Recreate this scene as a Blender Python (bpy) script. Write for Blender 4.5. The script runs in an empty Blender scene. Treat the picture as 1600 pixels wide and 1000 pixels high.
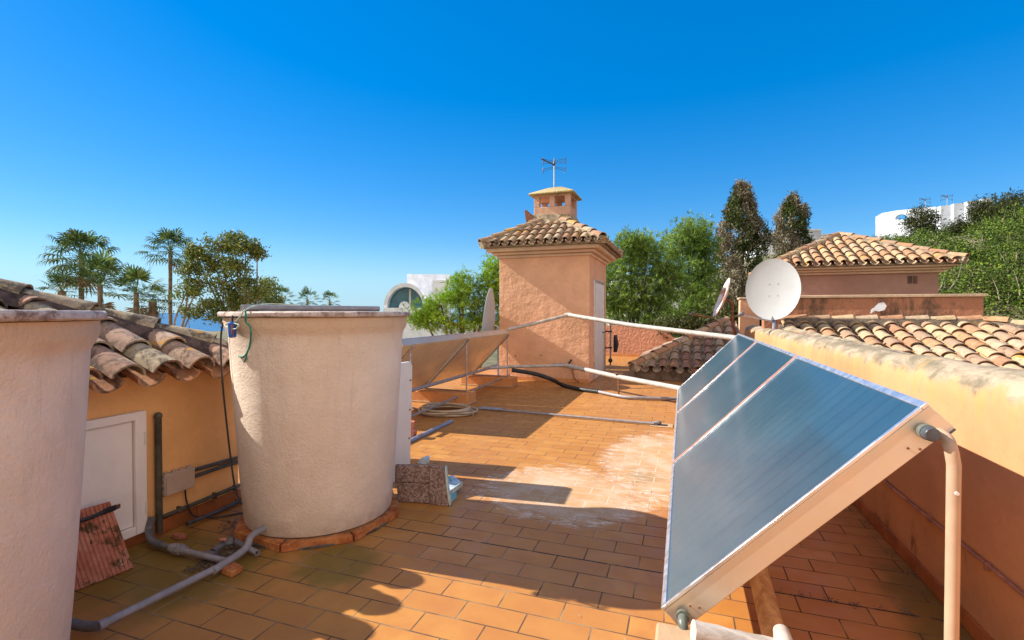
import bpy, math, random
import numpy as np
from mathutils import Vector, Matrix
random.seed(7); rng = np.random.default_rng(11)
R = math.radians; PI = math.pi
scene = bpy.context.scene; col = scene.collection

# ------------------------------------------------------------------ survey of the place
# the terrace is laid out in metres: X across, Y away, Z up; the eye stands at (0, 0, 1.535)
FPX, YAW, EYE = 762.36, 0.33729, 1.535
PIT = math.atan(-11 / FPX)
_r = np.array([math.cos(YAW), math.sin(YAW), 0.])
_f = np.array([-math.sin(YAW) * math.cos(PIT), math.cos(YAW) * math.cos(PIT), math.sin(PIT)])
_u = np.cross(_r, _f); _c = np.array([0, 0, EYE])
def _ray(x, y): return _f + _r * (x - 800) / FPX + _u * (500 - y) / FPX
def atZ(x, y, z=0.): d = _ray(x, y); return Vector(_c + d * (z - EYE) / d[2])
def atY(x, y, v): d = _ray(x, y); return Vector(_c + d * v / d[1])
def atX(x, y, v): d = _ray(x, y); return Vector(_c + d * v / d[0])
def atD(x, y, v): return Vector(_c + _ray(x, y) * v)

# ------------------------------------------------------------------ mesh helpers
OFF = {}
def V(*a): return Vector(a)
class MB:
    def __init__(s): s.v = []; s.f = []
    def add(s, vs, fs):
        n = len(s.v); s.v += [tuple(v) for v in vs]; s.f += [tuple(i + n for i in f) for f in fs]; return s
    def box(s, x0, y0, z0, x1, y1, z1):
        vs = [(x, y, z) for z in (z0, z1) for y in (y0, y1) for x in (x0, x1)]
        return s.add(vs, [(0, 2, 3, 1), (4, 5, 7, 6), (0, 1, 5, 4), (2, 6, 7, 3), (0, 4, 6, 2), (1, 3, 7, 5)])
    def obox(s, c, a, b, d):
        # centre and three half vectors
        c = Vector(c); a = Vector(a); b = Vector(b); d = Vector(d)
        vs = [c + i * a + j * b + k * d for k in (-1, 1) for j in (-1, 1) for i in (-1, 1)]
        return s.add(vs, [(0, 2, 3, 1), (4, 5, 7, 6), (0, 1, 5, 4), (2, 6, 7, 3), (0, 4, 6, 2), (1, 3, 7, 5)])
    def prism(s, poly, d):
        # closed polygon of 3D points pushed along d
        n = len(poly); d = Vector(d); p = [Vector(q) for q in poly]
        s.add(p + [q + d for q in p], [tuple(reversed(range(n))), tuple(range(n, 2 * n))] + [(i, (i + 1) % n, (i + 1) % n + n, i + n) for i in range(n)])
        return s
    def tube(s, pts, r, seg=10, caps=True, squash=1.0):
        pts = [Vector(p) for p in pts]; n = len(pts)
        rs = r if isinstance(r, (list, tuple)) else [r] * n
        T = []
        for i in range(n):
            a = pts[max(0, i - 1)]; b = pts[min(n - 1, i + 1)]
            T.append((b - a).normalized())
        up = V(0, 0, 1) if abs(T[0].z) < .9 else V(1, 0, 0)
        x = T[0].cross(up).normalized(); vs = []; fs = []
        for i in range(n):
            x = (x - T[i] * x.dot(T[i])).normalized(); y = T[i].cross(x)
            for k in range(seg):
                a = 2 * PI * k / seg
                vs.append(pts[i] + x * rs[i] * math.cos(a) + y * rs[i] * math.sin(a) * squash)
        for i in range(n - 1):
            for k in range(seg):
                k2 = (k + 1) % seg
                fs.append((i * seg + k, i * seg + k2, (i + 1) * seg + k2, (i + 1) * seg + k))
        if caps:
            fs.append(tuple(reversed(range(seg)))); fs.append(tuple(range((n - 1) * seg, n * seg)))
        return s.add(vs, fs)
    def pipe(s, a, b, r, seg=12): return s.tube([a, b], r, seg)
    def lathe(s, c, prof, seg=48, axis='z'):
        vs = []; fs = []; n = len(prof)
        for (r, z) in prof:
            for k in range(seg):
                a = 2 * PI * k / seg
                vs.append((c[0] + r * math.cos(a), c[1] + r * math.sin(a), c[2] + z))
        for i in range(n - 1):
            for k in range(seg):
                k2 = (k + 1) % seg
                fs.append((i * seg + k, i * seg + k2, (i + 1) * seg + k2, (i + 1) * seg + k))
        fs.append(tuple(reversed(range(seg)))); fs.append(tuple(range((n - 1) * seg, n * seg)))
        return s.add(vs, fs)
    def sphere(s, c, r, seg=12, rings=8, sz=1.0):
        pr = [(max(1e-4, r * math.sin(PI * i / rings)), -r * sz * math.cos(PI * i / rings)) for i in range(rings + 1)]
        return s.lathe(c, pr, seg)
    def build(s, name, m, parent=None, smooth=True, bevel=0, ang=38, loc=None):
        me = bpy.data.meshes.new(name)
        off = Vector((0, 0, 0))
        if parent is not None: off = OFF.get(parent.name, Vector((0, 0, 0)))
        elif loc is not None: off = Vector(loc)
        me.from_pydata([tuple(Vector(v) - off) for v in s.v], [], s.f)
        me.update()
        if smooth:
            me.polygons.foreach_set('use_smooth', [True] * len(me.polygons))
            me.set_sharp_from_angle(angle=R(ang))
        if m is not None: me.materials.append(m)
        o = bpy.data.objects.new(name, me); col.objects.link(o)
        OFF[o.name] = off.copy()
        if parent is not None: o.parent = parent
        else: o.location = off
        if bevel:
            b = o.modifiers.new('Bevel', 'BEVEL'); b.width = bevel; b.segments = 2; b.limit_method = 'ANGLE'; b.angle_limit = R(40)
        return o
def npmesh(name, vs, fs, m, parent=None, smooth=False, loc=None):
    off = np.array(OFF[parent.name]) if parent is not None else np.array(loc if loc is not None else (0, 0, 0), float)
    vs = np.asarray(vs, np.float32) - off.astype(np.float32); fs = np.asarray(fs, np.int32); k = fs.shape[1]
    me = bpy.data.meshes.new(name)
    me.vertices.add(len(vs)); me.vertices.foreach_set('co', vs.ravel())
    me.loops.add(fs.size); me.loops.foreach_set('vertex_index', fs.ravel())
    me.polygons.add(len(fs)); me.polygons.foreach_set('loop_start', np.arange(0, fs.size, k, dtype=np.int32))
    me.polygons.foreach_set('loop_total', np.full(len(fs), k, np.int32))
    if smooth: me.polygons.foreach_set('use_smooth', np.ones(len(fs), bool))
    me.update(calc_edges=True); me.validate()
    me.materials.append(m)
    o = bpy.data.objects.new(name, me); col.objects.link(o); OFF[o.name] = Vector(off)
    if parent is not None: o.parent = parent
    else: o.location = off
    return o
def tag(o, label=None, cat=None, group=None, kind=None):
    if label: o['label'] = label
    if cat: o['category'] = cat
    if group: o['group'] = group
    if kind: o['kind'] = kind
    return o
def thing(name, loc, label, cat, group=None):
    o = bpy.data.objects.new(name, None); col.objects.link(o); o.location = loc; o.empty_display_size = .1
    OFF[o.name] = Vector(loc)
    return tag(o, label, cat, group)
def copy_tree(o, parent=None):
    c = o.copy(); col.objects.link(c); OFF[c.name] = OFF.get(o.name, Vector((0, 0, 0)))
    if parent is not None: c.parent = parent
    for ch in list(o.children): copy_tree(ch, c)
    return c
def smoothline(P, n=8):
    P = [Vector(p) for p in P]; Q = [P[0] * 2 - P[1]] + P + [P[-1] * 2 - P[-2]]; out = []
    for i in range(1, len(Q) - 2):
        for k in range(n):
            t = k / n; a, b, c, d = Q[i - 1], Q[i], Q[i + 1], Q[i + 2]
            out.append(.5 * ((2 * b) + (-a + c) * t + (2 * a - 5 * b + 4 * c - d) * t * t + (-a + 3 * b - 3 * c + d) * t ** 3))
    out.append(P[-1]); return out

# ------------------------------------------------------------------ materials
class M:
    def __init__(s, name):
        s.m = bpy.data.materials.new(name); s.m.use_nodes = True; s.nt = s.m.node_tree
        s.b = s.nt.nodes['Principled BSDF']; s.tc = None
    def n(s, t, **k):
        nd = s.nt.nodes.new('ShaderNode' + t)
        for a, v in k.items():
            if a.startswith('i_'): nd.inputs[a[2:]].default_value = v
            elif hasattr(nd, a): setattr(nd, a, v)
        return nd
    def L(s, a, b): s.nt.links.new(a, b)
    def co(s):
        if s.tc is None: s.tc = s.n('TexCoord')
        return s.tc.outputs['Object']
    def mapped(s, scale=(1, 1, 1), loc=(0, 0, 0), rot=(0, 0, 0)):
        mp = s.n('Mapping'); mp.inputs['Scale'].default_value = scale; mp.inputs['Location'].default_value = loc; mp.inputs['Rotation'].default_value = rot
        s.L(s.co(), mp.inputs['Vector']); return mp.outputs[0]
    def noise(s, scale, detail=4, rough=.6, vec=None, dist=0.):
        nd = s.n('TexNoise'); nd.inputs['Scale'].default_value = scale; nd.inputs['Detail'].default_value = detail
        nd.inputs['Roughness'].default_value = rough; nd.inputs['Distortion'].default_value = dist
        s.L(vec if vec is not None else s.co(), nd.inputs['Vector']); return nd.outputs['Fac']
    def rng(s, val, a, b, c=0., d=1.):
        nd = s.n('MapRange'); nd.interpolation_type = 'SMOOTHSTEP'
        for i, v in zip(('From Min', 'From Max', 'To Min', 'To Max'), (a, b, c, d)): nd.inputs[i].default_value = v
        s.L(val, nd.inputs['Value']); return nd.outputs[0]
    def math(s, op, a, b=0.):
        nd = s.n('Math'); nd.operation = op
        for i, v in enumerate((a, b)):
            if isinstance(v, (int, float)): nd.inputs[i].default_value = v
            else: s.L(v, nd.inputs[i])
        return nd.outputs[0]
    def mix(s, fac, a, b, mode='MIX'):
        nd = s.n('Mix'); nd.data_type = 'RGBA'; nd.blend_type = mode
        for key, v in ((0, fac), (6, a), (7, b)):
            if isinstance(v, (int, float)): nd.inputs[key].default_value = v
            elif isinstance(v, tuple): nd.inputs[key].default_value = (*v, 1) if len(v) == 3 else v
            else: s.L(v, nd.inputs[key])
        return nd.outputs[2]
    def ramp(s, fac, stops, const=False):
        nd = s.n('ValToRGB'); cr = nd.color_ramp
        if const: cr.interpolation = 'CONSTANT'
        while len(cr.elements) < len(stops): cr.elements.new(.5)
        for e, (p, c) in zip(cr.elements, stops): e.position = p; e.color = (*c, 1)
        s.L(fac, nd.inputs[0]); return nd.outputs[0]
    def sep(s):
        nd = s.n('SeparateXYZ'); s.L(s.co(), nd.inputs[0]); return nd.outputs
    def bump(s, h, strength=.3, dist=.01, prev=None):
        nd = s.n('Bump'); nd.inputs['Strength'].default_value = strength; nd.inputs['Distance'].default_value = dist
        s.L(h, nd.inputs['Height'])
        if prev is not None: s.L(prev, nd.inputs['Normal'])
        return nd.outputs[0]
    def out(s, color=None, rough=None, normal=None, metal=None, spec=None):
        for key, v in (('Base Color', color), ('Roughness', rough), ('Normal', normal), ('Metallic', metal), ('Specular IOR Level', spec)):
            if v is None: continue
            if isinstance(v, (int, float)): s.b.inputs[key].default_value = v
            elif isinstance(v, tuple): s.b.inputs[key].default_value = (*v, 1)
            else: s.L(v, s.b.inputs[key])
        return s.m
def mul(c, k): return tuple(min(1, x * k) for x in c)
def plain(name, c, rough=.5, metal=0, var=.18, scale=12, bump=.0, bscale=60, spec=.5):
    m = M(name); f = m.noise(scale, 5)
    cc = m.mix(m.rng(f, .3, .7), mul(c, 1 - var), mul(c, 1 + var))
    nrm = m.bump(m.noise(bscale, 3), bump, .004) if bump else None
    rr = m.rng(m.noise(scale * 2.3, 3), .3, .7, max(.03, rough - .1), min(1, rough + .1))
    return m.out(cc, rr, nrm, metal, spec)
def stucco(name, c, stain=(.2, .13, .08), amount=.35, bump=.5, bscale=9, streak=None, streakamt=.5, fine=55, dist=.02, patch=None):
    m = M(name)
    big = m.noise(1.3, 5, .6); fineN = m.noise(22, 4, .65)
    cc = m.mix(m.rng(big, .35, .7), mul(c, .86), mul(c, 1.1))
    cc = m.mix(m.math('MULTIPLY', m.rng(fineN, .5, .75), .35), cc, mul(c, .72))
    if streak:
        st = m.noise(1, 6, .75, m.mapped((3.6, 3.6, .9)), .4)
        cc = m.mix(m.math('MULTIPLY', m.rng(st, .46, .64), streakamt), cc, streak)
    blot = m.noise(2.6, 6, .7, None, .6)
    cc = m.mix(m.math('MULTIPLY', m.rng(blot, .56, .74), amount), cc, stain)
    if patch: cc = patch(m, cc)
    b1 = m.bump(m.noise(bscale, 4, .55), bump, dist)
    b2 = m.bump(m.noise(fine, 4, .7), bump * .6, .004, b1)
    return m.out(cc, .9, b2, 0, .25)

SUNAZ, SUNEL = R(5.5), R(35)       # the sun stands to the -X side, a little behind the eye

MT = {}
# --- terracotta floor
def floor_mat():
    m = M('terrace_tiles'); s = m.sep()
    v = m.mapped((1, 1, 1), (1.897 + .165 + 33, -2.990 + .1584 * 100, 0))
    br = m.n('TexBrick'); br.offset = .5; br.offset_frequency = 2; br.squash = 1
    for k, val in (('Scale', 1), ('Mortar Size', .0042), ('Mortar Smooth', .25), ('Bias', 0), ('Brick Width', .33), ('Row Height', .1584)): br.inputs[k].default_value = val
    br.inputs['Color1'].default_value = (0, 0, 0, 1); br.inputs['Color2'].default_value = (1, 1, 1, 1); br.inputs['Mortar'].default_value = (.5, .5, .5, 1)
    m.L(v, br.inputs['Vector'])
    per = m.n('RGBToBW'); m.L(br.outputs['Color'], per.inputs[0])
    mort = br.outputs['Fac']
    c = m.ramp(per.outputs[0], [(0, (.43, .185, .040)), (.3, (.50, .228, .052)), (.55, (.455, .20, .045)), (.8, (.53, .25, .062)), (1, (.385, .155, .035))])
    cloud = m.noise(5, 5, .6)
    c = m.mix(m.rng(cloud, .3, .72), m.mix(.8, c, (.42, .165, .042)), c)
    c = m.mix(m.math('MULTIPLY', m.rng(m.noise(60, 3, .6), .5, .8), .25), c, (.36, .14, .05))
    # white salt bloom on the worn patch before the drain
    def blob(x, y, rx, ry):
        dx = m.math('MULTIPLY', m.math('SUBTRACT', s[0], x), 1 / rx); dy = m.math('MULTIPLY', m.math('SUBTRACT', s[1], y), 1 / ry)
        d = m.math('SQRT', m.math('ADD', m.math('MULTIPLY', dx, dx), m.math('MULTIPLY', dy, dy)))
        return m.rng(d, .15, 1.0, 1, 0)
    def both(a, b): return m.math('MULTIPLY', a, b)
    rough_n = m.noise(3.2, 8, .72, m.mapped((1, 2.2, 1)), .8)
    salt = m.math('MAXIMUM', blob(-.15, 5.3, 1.15, 2.2), m.math('MULTIPLY', blob(-.95, 4.1, 1.5, 1.3), .85))
    fine_n = m.noise(11, 9, .8, m.mapped((1, 2.6, 1)), .5)
    near_joint = m.rng(m.noise(2.7, 3, .6), .45, .6)
    sm = m.rng(m.math('ADD', m.math('MULTIPLY', salt, .62), m.math('ADD', m.math('MULTIPLY', rough_n, .60), m.math('MULTIPLY', fine_n, .5))), .80, 1.10)
    c = m.mix(m.math('MULTIPLY', sm, .66), c, m.mix(m.rng(m.noise(3.1, 5, .7), .4, .6), (.50, .33, .18), (.62, .48, .35)))
    vein = m.math('MULTIPLY', m.rng(m.math('ABSOLUTE', m.math('SUBTRACT', m.math('ADD', m.math('MULTIPLY', salt, .62), m.math('ADD', m.math('MULTIPLY', rough_n, .60), m.math('MULTIPLY', fine_n, .5))), .93)), .015, .06, 1, 0), m.rng(m.noise(6, 8, .8, m.mapped((1, 2.4, 1))), .46, .58))
    c = m.mix(m.math('MULTIPLY', vein, .6), c, (.80, .70, .60))
    gr = m.rng(m.math('ADD', m.math('MULTIPLY', m.math('MAXIMUM', blob(-.35, 4.75, .6, .75), blob(-.2, 6.1, .35, .5)), .42), m.math('MULTIPLY', m.noise(4.5, 7, .8, m.mapped((1, 4, 1)), .3), .9)), .84, .93)
    c = m.mix(m.math('MULTIPLY', gr, .62), c, (.22, .16, .075))
    # green algae by the left wall and under the right collectors
    al = m.math('MAXIMUM', blob(-2.9, 2.1, 1.15, .9), m.math('MAXIMUM', blob(1.25, 2.6, .42, 2.2), blob(-2.0, 2.45, .5, .5)))
    am = m.rng(m.math('ADD', m.math('MULTIPLY', al, .8), m.math('MULTIPLY', m.noise(4.5, 5, .6), .8)), .68, 1.12)
    c = m.mix(m.math('MULTIPLY', am, .72), c, (.13, .105, .014))
    # edges of tiles are paler, the joints dark with dirt and here and there pale
    jn = m.noise(2.4, 4, .6)
    jc = m.mix(m.rng(jn, .45, .62), (.10, .055, .03), (.30, .20, .11))
    jc = m.mix(sm, jc, (.6, .48, .38))
    c = m.mix(mort, c, jc)
    # the expansion joint
    ej = m.rng(m.math('ABSOLUTE', m.math('SUBTRACT', s[1], 2.990)), .004, .009, 1, 0)
    ejn = m.rng(m.noise(9, 5, .7), .38, .5)
    c = m.mix(both(ej, ejn), c, (.035, .028, .02))
    h = m.math('SUBTRACT', m.math('ADD', m.math('MULTIPLY', per.outputs[0], .25), m.math('MULTIPLY', m.noise(2.1, 3), .3)), m.math('MULTIPLY', mort, 1.2))
    b1 = m.bump(h, .55, .004); b2 = m.bump(m.noise(45, 4, .6), .12, .003, b1)
    ro = m.rng(m.noise(6, 5, .6), .3, .7, .36, .58)
    ro = m.mix(sm, ro, (.85, .85, .85)); ro = m.mix(mort, ro, (.9, .9, .9))
    return m.out(c, ro, b2, 0, .42)
MT['floor'] = floor_mat()
# --- roof tiles: every tile has a tone of its own
def tile_mat(name, pal, dark=.5, lichen=.12, grime=(.06, .045, .035)):
    m = M(name); g = m.n('NewGeometry'); rnd = g.outputs['Random Per Island']
    c = m.ramp(rnd, [(i / len(pal), p) for i, p in enumerate(pal)], True)
    c = m.mix(m.rng(m.noise(14, 5, .7), .3, .7), m.mix(.55, c, (.20, .13, .09)), c)
    dk = m.noise(5.5, 7, .75, None, .5)
    c = m.mix(m.math('MULTIPLY', m.rng(dk, .62 - dark * .22, .72 - dark * .16), .85), c, grime)
    pale = m.noise(9, 6, .7)
    c = m.mix(m.math('MULTIPLY', m.rng(pale, .56, .68), .55), c, (.50, .42, .29))
    li = m.noise(3.3, 5, .65, m.mapped((1, 1, 1), (4.7, 1.3, 2.2)))
    c = m.mix(m.math('MULTIPLY', m.rng(li, .66 - lichen * .5, .70 - lichen * .5), .85), c, (.56, .27, .02))
    b = m.bump(m.noise(38, 5, .7), .6, .006); b = m.bump(m.noise(110, 3, .6), .3, .002, b)
    return m.out(c, .92, b, 0, .2)
MT['tile_old'] = tile_mat('old_roof_tiles', [(.44, .36, .24), (.46, .28, .20), (.42, .34, .23), (.36, .20, .14), (.47, .39, .27), (.40, .26, .19)], .72, .15)
MT['tile_tower'] = tile_mat('tower_roof_tiles', [(.46, .34, .22), (.42, .26, .16), (.50, .40, .27), (.40, .24, .15), (.48, .36, .22), (.36, .24, .16)], .45, .09)
MT['tile_warm'] = tile_mat('warm_roof_tiles', [(.52, .34, .19), (.45, .24, .13), (.55, .40, .24), (.40, .26, .17), (.52, .28, .14), (.48, .37, .25), (.43, .22, .12), (.56, .42, .24)], .26, .10)
MT['tile_low'] = tile_mat('low_roof_tiles', [(.34, .20, .14), (.44, .33, .23), (.30, .16, .11), (.36, .25, .18), (.46, .36, .25)], .45, .05)  # darker, browner palette for the low roof
def mortar(name, c, dk=(.09, .07, .055)):
    m = M(name); f = m.noise(7, 8, .78, None, .4)
    cc = m.mix(m.rng(f, .35, .68), dk, c); cc = m.mix(m.math('MULTIPLY', m.rng(m.noise(3, 4), .62, .7), .6), cc, (.40, .24, .05))
    b = m.bump(m.noise(26, 7, .8), 1.0, .02)
    return m.out(cc, .95, b, 0, .15)
MT['mortar_dark'] = mortar('old_dark_mortar', (.19, .125, .10), (.05, .035, .03)); MT['tile_under'] = tile_mat('clay_channel_tiles', [(.50, .22, .10), (.55, .29, .15), (.44, .18, .08)], .6, .05)
MT['mortar'] = mortar('roof_mortar', (.27, .21, .16)); MT['mortar_pale'] = mortar('pale_mortar', (.52, .43, .30), (.2, .16, .11))
# --- walls
MT['wall_left'] = stucco('orange_wall_plaster', (.92, .51, .21), (.64, .33, .14), .3, .22, 6)
def top_weather(m, cc):
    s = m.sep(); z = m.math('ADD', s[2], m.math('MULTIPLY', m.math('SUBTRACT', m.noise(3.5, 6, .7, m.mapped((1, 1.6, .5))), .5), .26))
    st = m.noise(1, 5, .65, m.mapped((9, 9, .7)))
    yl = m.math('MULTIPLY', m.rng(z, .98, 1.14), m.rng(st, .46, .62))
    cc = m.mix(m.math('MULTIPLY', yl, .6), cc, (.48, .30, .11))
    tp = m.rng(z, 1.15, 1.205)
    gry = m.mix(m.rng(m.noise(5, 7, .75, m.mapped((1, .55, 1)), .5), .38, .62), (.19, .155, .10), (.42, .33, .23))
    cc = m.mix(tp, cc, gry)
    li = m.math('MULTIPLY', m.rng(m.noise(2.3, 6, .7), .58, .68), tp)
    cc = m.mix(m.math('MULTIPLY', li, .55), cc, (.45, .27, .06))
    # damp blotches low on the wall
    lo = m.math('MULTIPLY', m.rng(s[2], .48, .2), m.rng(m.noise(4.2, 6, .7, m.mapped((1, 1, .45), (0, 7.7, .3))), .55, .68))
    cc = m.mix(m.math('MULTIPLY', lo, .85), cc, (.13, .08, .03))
    return cc
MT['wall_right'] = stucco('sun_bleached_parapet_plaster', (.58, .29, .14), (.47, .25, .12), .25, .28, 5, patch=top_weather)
MT['tower'] = stucco('pink_tower_plaster', (.78, .44, .265), (.62, .34, .21), .3, .9, 7, dist=.028)
MT['cornice'] = stucco('cream_cornice_plaster', (.70, .50, .34), (.36, .24, .14), .35, .25, 10)
MT['chimney'] = stucco('stained_chimney_plaster', (.60, .36, .25), (.34, .27, .16), .6, .5, 9)
MT['pink_wall'] = stucco('pink_parapet_plaster', (.42, .19, .11), (.11, .07, .05), .9, .8, 8, (.10, .07, .05), .95, dist=.03)
MT['pink_dusty'] = stucco('dusty_pink_plaster', (.44, .25, .19), (.30, .17, .13), .35, .25, 6)  # even greyed pink for the pavilion wall
MT['backwall'] = stucco('rough_salmon_render', (.62, .31, .20), (.30, .15, .10), .5, 1.0, 11, dist=.06)
MT['cap'] = stucco('weathered_cap', (.55, .40, .27), (.20, .15, .09), .6, .5, 9)
MT['mosscap'] = stucco('mossy_cap', (.42, .33, .16), (.22, .20, .04), .8, .9, 14)
MT['plinth'] = stucco('painted_block', (.66, .30, .12), (.40, .20, .09), .4, .3, 10)
MT['plinth_pale'] = stucco('peeling_block', (.50, .33, .19), (.42, .24, .12), .5, .4, 12)
MT['skirt'] = plain('glazed_skirting_tile', (.36, .115, .035), .45, 0, .3, 5, .2, 30)
MT['white_hill'] = stucco('white_hill_render', (.60, .63, .67), (.45, .47, .5), .3, .15, 1.5)
MT['white_wall'] = stucco('white_render', (.84, .87, .92), (.62, .62, .62), .3, .15, 6)
MT['white_shade'] = stucco('shaded_white_render', (.60, .62, .66), (.45, .46, .5), .3, .15, 6)  # darker copy of the white render, shade put into the colour
MT['white_paint'] = plain('white_paint', (.78, .74, .70), .5, 0, .05, 3, .1, 40)
MT['hatch'] = plain('off_white_hatch_paint', (.90, .84, .80), .5, 0, .05, 4, .08, 30)
# --- tanks
def tank_mat():
    m = M('fibre_cement_tank'); s = m.sep()
    c = m.mix(m.rng(m.noise(2.2, 6, .65), .3, .7), (.76, .61, .47), (.86, .71, .57))
    st = m.noise(1, 6, .7, m.mapped((10, 10, 1.2)))
    c = m.mix(m.math('MULTIPLY', m.rng(st, .48, .7), .3), c, (.68, .53, .43))
    c = m.mix(m.math('MULTIPLY', m.rng(m.noise(150, 3, .6), .45, .7), .35), c, (.90, .80, .72))
    zr = m.math('ADD', s[2], m.math('MULTIPLY', m.math('SUBTRACT', m.noise(4, 5, .7), .5), .16))
    ru = m.math('MULTIPLY', m.rng(zr, 1.33, 1.47), .55)
    c = m.mix(ru, c, (.58, .34, .15))
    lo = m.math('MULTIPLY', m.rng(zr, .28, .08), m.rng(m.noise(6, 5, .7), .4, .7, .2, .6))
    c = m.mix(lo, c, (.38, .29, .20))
    vd = m.noise(30, 2, .5)
    c = m.mix(m.math('MULTIPLY', m.rng(m.noise(3.1, 8, .8, None, 1), .66, .72), .5), c, (.3, .2, .13))
    # sunlight painted as a paler -X side, with rough wear; rain has run down from the rim
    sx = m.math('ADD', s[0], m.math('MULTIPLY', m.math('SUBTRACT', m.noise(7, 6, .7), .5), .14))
    sunlit_wear = m.rng(sx, -.34, -.40)
    c = m.mix(m.math('MULTIPLY', sunlit_wear, .8), c, (.80, .78, .75))
    run = m.math('MULTIPLY', m.rng(m.noise(1, 6, .75, m.mapped((13, 13, .45))), .54, .68), m.rng(zr, .5, 1.3))
    c = m.mix(m.math('MULTIPLY', run, .32), c, (.42, .30, .21))
    pt = m.rng(m.noise(1.7, 5, .6, m.mapped((1, 1, 1), (5.2, 1.1, 3))), .50, .56)
    c = m.mix(m.math('MULTIPLY', pt, .16), c, (.60, .44, .33))
    b = m.bump(m.noise(3.5, 4, .6), .5, .03); b = m.bump(m.noise(60, 6, .75), .75, .009, b); b = m.bump(vd, .3, .006, b)
    return m.out(c, .93, b, 0, .2)
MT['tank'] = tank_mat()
def rim_mat():
    m = M('tank_rim_concrete'); c = m.mix(m.rng(m.noise(9, 8, .8), .36, .56), (.20, .12, .10), (.62, .52, .46))
    return m.out(c, .95, m.bump(m.noise(40, 6, .75), .8, .008), 0, .2)
MT['rim'] = rim_mat()
def brickred():
    m = M('red_plinth_brick'); c = m.mix(m.rng(m.noise(8, 6, .7), .35, .65), (.33, .085, .025), (.62, .25, .08))
    c = m.mix(m.rng(m.noise(13, 6, .75), .6, .68), c, (.22, .16, .11))
    return m.out(c, .85, m.bump(m.noise(40, 5, .7), .5, .006), 0, .3)
MT['brick'] = brickred()
def clayslab():
    m = M('ribbed_clay_slab'); s = m.sep()
    c = m.mix(m.rng(m.noise(7, 6, .7), .35, .65), (.42, .13, .075), (.60, .25, .16))
    c = m.mix(m.rng(m.noise(4.2, 6, .75, m.mapped((1, 1, 1), (3.1, 0, 1.7))), .56, .63), c, (.14, .07, .03))
    c = m.mix(m.math('MULTIPLY', m.rng(m.noise(9, 6, .8), .6, .68), .8), c, (.60, .45, .35))
    w = m.n('TexWave'); w.wave_type = 'BANDS'; w.bands_direction = 'Y'; w.inputs['Scale'].default_value = 9.; m.L(m.co(), w.inputs['Vector'])
    return m.out(c, .85, m.bump(w.outputs['Fac'], .8, .006), 0, .25)
MT['clay'] = clayslab()
# --- metals, plastics, wood
MT['alu'] = plain('anodised_aluminium', (.74, .75, .78), .34, .85, .06, 8)
MT['casing'] = plain('brushed_casing', (.72, .62, .49), .42, .55, .05, 2.2)
MT['backsheet'] = plain('galvanised_backsheet', (.78, .66, .47), .42, .4, .12, 2)
MT['steel'] = plain('galvanised_steel', (.42, .42, .45), .45, .7, .2, 14)
MT['pvc'] = plain('grey_pvc', (.27, .25, .26), .42, 0, .16, 14)
MT['pvc_dark'] = plain('dark_grey_pvc', (.13, .12, .125), .4, 0, .2, 16)
MT['pvc_blue'] = plain('bluish_pvc', (.22, .26, .36), .45, 0, .15, 14)
MT['black'] = plain('black_rubber', (.018, .018, .02), .5, 0, .3, 20)
MT['conduit'] = plain('dark_conduit', (.065, .07, .08), .5, 0, .4, 12)
MT['mould'] = plain('mouldy_dark_pipe', (.075, .07, .05), .6, 0, .5, 10, .3, 50)
MT['jbox'] = plain('beige_plastic', (.50, .38, .30), .5, 0, .08, 8)
MT['pipe_white'] = plain('chalky_white_pipe', (.44, .40, .35), .6, 0, .2, 9, .35, 60)
MT['pipe_beige'] = plain('painted_beige_pipe', (.46, .31, .21), .5, 0, .1, 7)
MT['hose'] = plain('beige_garden_hose', (.50, .39, .27), .5, 0, .12, 12)
MT['rope'] = plain('green_twine', (.03, .23, .17), .8, 0, .25, 30)
MT['rope_pale'] = plain('faded_twine', (.40, .50, .40), .8, 0, .25, 30)
MT['blue'] = plain('blue_plastic', (.02, .10, .42), .3, 0, .2, 10)
MT['green_pvc'] = plain('grey_green_fitting', (.12, .135, .11), .42, 0, .25, 14)
MT['rust'] = plain('rusty_iron', (.24, .10, .05), .8, .2, .5, 18, .5, 70)
MT['pink_paint'] = plain('salmon_painted_pipe', (.38, .16, .10), .6, 0, .3, 10)
MT['dish'] = plain('pale_grey_dish_paint', (.42, .43, .43), .45, 0, .04, 2.5)
def rustdish():
    m = M('peeling_rusty_dish'); f = m.noise(3.0, 6, .75)
    c = m.mix(m.rng(f, .50, .56), (.74, .68, .62), (.50, .19, .09))
    return m.out(c, .7, m.bump(f, .3, .004), 0, .3)
MT['rustdish'] = rustdish()
def wood(name, a, b, k=(2, 2, 22)):
    m = M(name); f = m.noise(1, 6, .7, m.mapped(k), .6); c = m.mix(m.rng(f, .35, .65), a, b)
    cr = m.rng(m.noise(1, 8, .8, m.mapped(tuple(x * 1.3 for x in k)), 1.2), .66, .69)
    c = m.mix(cr, c, (.05, .03, .02))
    return m.out(c, .8, m.bump(f, .5, .006), 0, .3)
MT['wood'] = wood('varnished_post', (.38, .20, .09), (.62, .40, .20), (14, 14, 1.5))
MT['birch'] = wood('whitewashed_log', (.36, .32, .28), (.56, .52, .47), (5, 30, 30))
MT['bark'] = plain('bark', (.14, .095, .065), .95, 0, .4, 7, .8, 25)
MT['bark_grey'] = plain('grey_bark', (.23, .19, .15), .95, 0, .4, 7, .8, 25)
MT['palmtrunk'] = plain('palm_trunk', (.20, .14, .095), .95, 0, .4, 5, 1, 20)
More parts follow.
